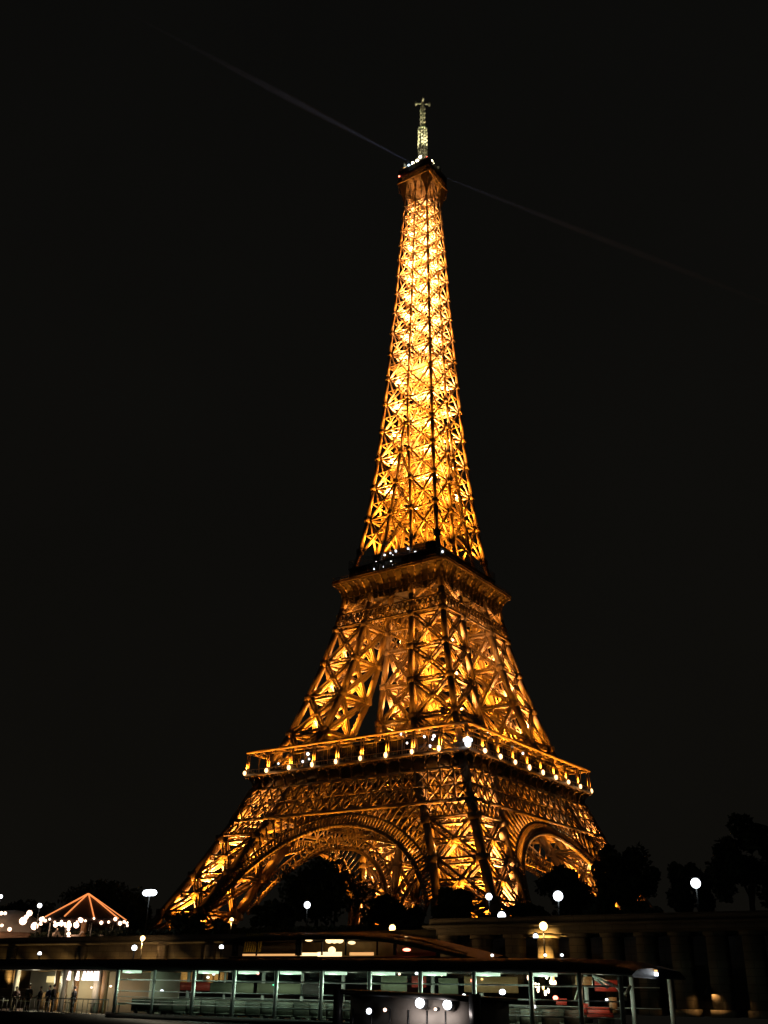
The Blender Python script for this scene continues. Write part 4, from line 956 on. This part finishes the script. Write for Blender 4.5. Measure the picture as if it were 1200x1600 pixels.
g.poly([(LX(536), -.95, .03), (LX(736), -.95, .03), (LX(736), -.95, zl(736, 1566)), (LX(536), -.95, zl(536, 1553)), (LX(536), 1.3, .03), (LX(736), 1.3, .03), (LX(736), 1.3, zl(736, 1566)), (LX(536), 1.3, zl(536, 1553))], [[0, 1, 2, 3], [5, 4, 7, 6], [4, 0, 3, 7], [1, 5, 6, 2], [3, 2, 6, 7], [4, 5, 1, 0]]); cab_ = g.build('cabin', GREYC, la)
for k in range(6):
    px = 550+k*29; g = MB(); g.box((LX(px+6), -.97, .55), (.5, .06, .28)); f_ = g.build('window', GLASS_D, cab_)
    g = MB(); g.box((LX(px-9), -.97, .66), (.04, .06, 1.1)); g.build('seam', HULL, cab_)
g = MB(); g.poly([(LX(520), -1.4, zl(520, 1553)), (LX(742), -1.4, zl(742, 1566)), (LX(742), 1.7, zl(742, 1566)), (LX(520), 1.7, zl(520, 1553)), (LX(520), -1.4, zl(520, 1546)), (LX(742), -1.4, zl(742, 1559)), (LX(742), 1.7, zl(742, 1559)), (LX(520), 1.7, zl(520, 1546))], [[3, 2, 1, 0], [4, 5, 6, 7], [0, 1, 5, 4], [1, 2, 6, 5], [2, 3, 7, 6], [3, 0, 4, 7]]); g.build('roof', ROOF, la)
for px in (526, 740):
    g = MB(); g.box((LX(px), -1.3, (zl(px, 1545 if px < 600 else 1553)+.25)/2), (.28 if px < 600 else .34, .25, zl(px, 1545 if px < 600 else 1553)-.25)); g.build('corner_post', HULL, la)
for px, py, rr in ((650, 1567, .17), (693, 1570, .16), (570, 1580, .10), (595, 1578, .06), (674, 1577, .05)):
    c = at(px, py, VL-.2); g = MB(); g.cyl((c[0]-lx, -1.30, c[2]-2.9), (c[0]-lx, -1.12, c[2]-2.9), rr*1.15, rr*1.3, 12); g.build('lamp_housing', HULL, la)
    g = MB(); g.sphere((c[0]-lx, -1.34, c[2]-2.9), rr, n=10, m=8); g.build('deck_lamp', E_WHITE if rr > .08 else E_BULB, la)
    if rr > .12: lamp('POINT', (c[0]-lx, -1.62, c[2]-2.9-.12), 26, (1, .86, .80), .12, la)

# ================================================================== PEOPLE ON THE TOUR BOAT
SKIN = mat('skin', (.42, .27, .19), .6)
def person(x, y, z, h, facing, jc, pc, arm, label, hair=(.03, .02, .015)):
    """standing figure, one skinned body plus clothing pieces"""
    t = empty('person', (x, y, z), label, 'person', None, facing)
    k = h/1.75
    P = {'pel': (0, 0, .95), 'wai': (0, 0, 1.10), 'che': (0, .01, 1.32), 'nk0': (0, .01, 1.47), 'nk1': (0, -.01, 1.54), 'hd0': (0, -.02, 1.62), 'hd1': (0, -.01, 1.71)}
    R_ = {'pel': (.15, .11), 'wai': (.13, .10), 'che': (.17, .11), 'nk0': (.08, .07), 'nk1': (.055, .055), 'hd0': (.075, .09), 'hd1': (.07, .085)}
    E_ = [('pel', 'wai'), ('wai', 'che'), ('che', 'nk0'), ('nk0', 'nk1'), ('nk1', 'hd0'), ('hd0', 'hd1')]
    for s_, q in ((-1, 0), (1, 1)):
        n_ = str(q); a_s = arm[q]
        P['sh'+n_] = (s_*.19, .01, 1.42); P['el'+n_] = (s_*(.25+.03*a_s), -.04*a_s, 1.14+.03*a_s); P['wr'+n_] = (s_*(.25-.08*a_s), -.05-.24*a_s, .90+.26*a_s); P['pm'+n_] = (s_*(.245-.1*a_s), -.07-.31*a_s, .83+.30*a_s)
        R_['sh'+n_] = (.06, .06); R_['el'+n_] = (.042, .042); R_['wr'+n_] = (.03, .028); R_['pm'+n_] = (.038, .02)
        E_ += [('che', 'sh'+n_), ('sh'+n_, 'el'+n_), ('el'+n_, 'wr'+n_), ('wr'+n_, 'pm'+n_)]
        bx_, by_, bz_ = P['pm'+n_]
        for f_, (ox_, ln) in enumerate(((-.026, .07), (-.009, .082), (.009, .077), (.025, .062))):
            P[f'f{n_}{f_}a'] = (bx_+ox_, by_-.012, bz_-.035); P[f'f{n_}{f_}b'] = (bx_+ox_, by_-.03, bz_-.03-ln); R_[f'f{n_}{f_}a'] = (.010, .009); R_[f'f{n_}{f_}b'] = (.008, .007)
            E_ += [('pm'+n_, f'f{n_}{f_}a'), (f'f{n_}{f_}a', f'f{n_}{f_}b')]
        P[f't{n_}'] = (bx_-s_*.045, by_-.03, bz_-.03); R_[f't{n_}'] = (.010, .010); E_.append(('pm'+n_, f't{n_}'))
        P['hp'+n_] = (s_*.09, 0, .90); P['kn'+n_] = (s_*.10, -.02, .50); P['an'+n_] = (s_*.105, .02, .09); P['to'+n_] = (s_*.12, -.14, .035)
        R_['hp'+n_] = (.095, .1); R_['kn'+n_] = (.062, .065); R_['an'+n_] = (.042, .045); R_['to'+n_] = (.04, .03)
        E_ += [('pel', 'hp'+n_), ('hp'+n_, 'kn'+n_), ('kn'+n_, 'an'+n_), ('an'+n_, 'to'+n_)]
    keys = list(P); me = bpy.data.meshes.new('body'); me.from_pydata([tuple(c*k for c in P[a]) for a in keys], [(keys.index(a), keys.index(b)) for a, b in E_], [])
    o = bpy.data.objects.new('body', me); col.objects.link(o); o.parent = t; me.materials.append(SKIN)
    sk = o.modifiers.new('skin', 'SKIN'); 
    for i_, a in enumerate(keys): me.skin_vertices[0].data[i_].radius = (R_[a][0]*k, R_[a][1]*k)
    me.skin_vertices[0].data[0].use_root = True
    o.modifiers.new('sub', 'SUBSURF').levels = 1; o.modifiers['sub'].render_levels = 1
    def tube(name, m_, chain, grow):
        g = MB()
        for a, b in zip(chain[:-1], chain[1:]): g.cyl([c*k for c in P[a]], [c*k for c in P[b]], (max(R_[a])+grow)*k, (max(R_[b])+grow)*k, 10)
        for a in chain[1:-1]: g.sphere([c*k for c in P[a]], (max(R_[a])+grow)*k, n=10, m=6)
        return g
    JM = mat('jacket_cloth', jc, .85); PM = mat('trouser_cloth', pc, .85)
    g = tube('j', JM, ['pel', 'wai', 'che', 'nk0'], .02)
    for n_ in '01':
        g2 = tube('j', JM, ['che', 'sh'+n_, 'el'+n_, 'wr'+n_], .014); o_ = len(g.v); g.v += g2.v; g.f += [[q+o_ for q in f_] for f_ in g2.f]
    g.build('jacket', JM, t, True)
    g = MB()
    for n_ in '01':
        g2 = tube('p', PM, ['pel', 'hp'+n_, 'kn'+n_, 'an'+n_], .014); o_ = len(g.v); g.v += g2.v; g.f += [[q+o_ for q in f_] for f_ in g2.f]
    g.build('trousers', PM, t, True)
    g = MB(); g.sphere((0, .015*k, 1.70*k), .098*k, .095*k, 10, 8); g.build('hair', mat('hair', hair, .7), t, True)
    g = MB(); g.cyl((0, -.10*k, 1.645*k), (0, -.125*k, 1.625*k), .012*k, .016*k, 6); g.build('nose', SKIN, t)
    return t
for px, h, fc, jc, pc, am, lb in (
    (33, 1.78, .3, (.02, .02, .02), (.02, .02, .03), (.2, .1), 'person in a black jacket standing at the left end of the tour boat saloon'),
    (53, 1.66, -.5, (.03, .03, .04), (.02, .02, .02), (.9, .2), 'person in dark clothes with one forearm raised, standing before the cream wall'),
    (62, 1.72, .2, (.02, .03, .12), (.03, .03, .04), (.1, .8), 'person in a navy blue jacket standing in the middle of the saloon group'),
    (74, 1.80, 2.6, (.025, .02, .02), (.02, .02, .02), (.3, .3), 'tall person in dark clothes beside the lit counter, turned away'),
    (22, 1.62, 1.3, (.05, .02, .02), (.02, .02, .02), (.8, .7), 'shorter person in a dark red jacket near the left edge of the saloon'),
    (113, 1.70, -.9, (.02, .02, .02), (.03, .025, .02), (.5, .5), 'person in black standing under the row of hanging lamps')):
    person(U(px, VB+1.0, 1560), VB+1.0+(px % 7)*.12, BD, h, fc, jc, pc, am, lb)

c = at(1105, 1548, VQ-.9); t = empty('added_ripple_lamp', (c[0], VQ-.2, 5.0), 'added hooded lamp on the arcade, for orange light on the water at right', 'lamp')  # no such lamp stands here; added for orange ripples on the water
g = MB(); g.cyl((0, -.3, .35), (0, -.3, -.15), .12, .42, 12, False); g.cyl((0, -.3, .36), (0, -.3, .34), .12, .12, 12); g.bar((0, .1, .3), (0, -.3, .38), .06); g.build('hood', HULL, t)
g = MB(); g.sphere((0, -.3, -.02), .2, .1, 8, 5); g.build('bulb', mat('ripple_bulb', (.9, .6, .3), emit=(1, .5, .15), estr=90), t)
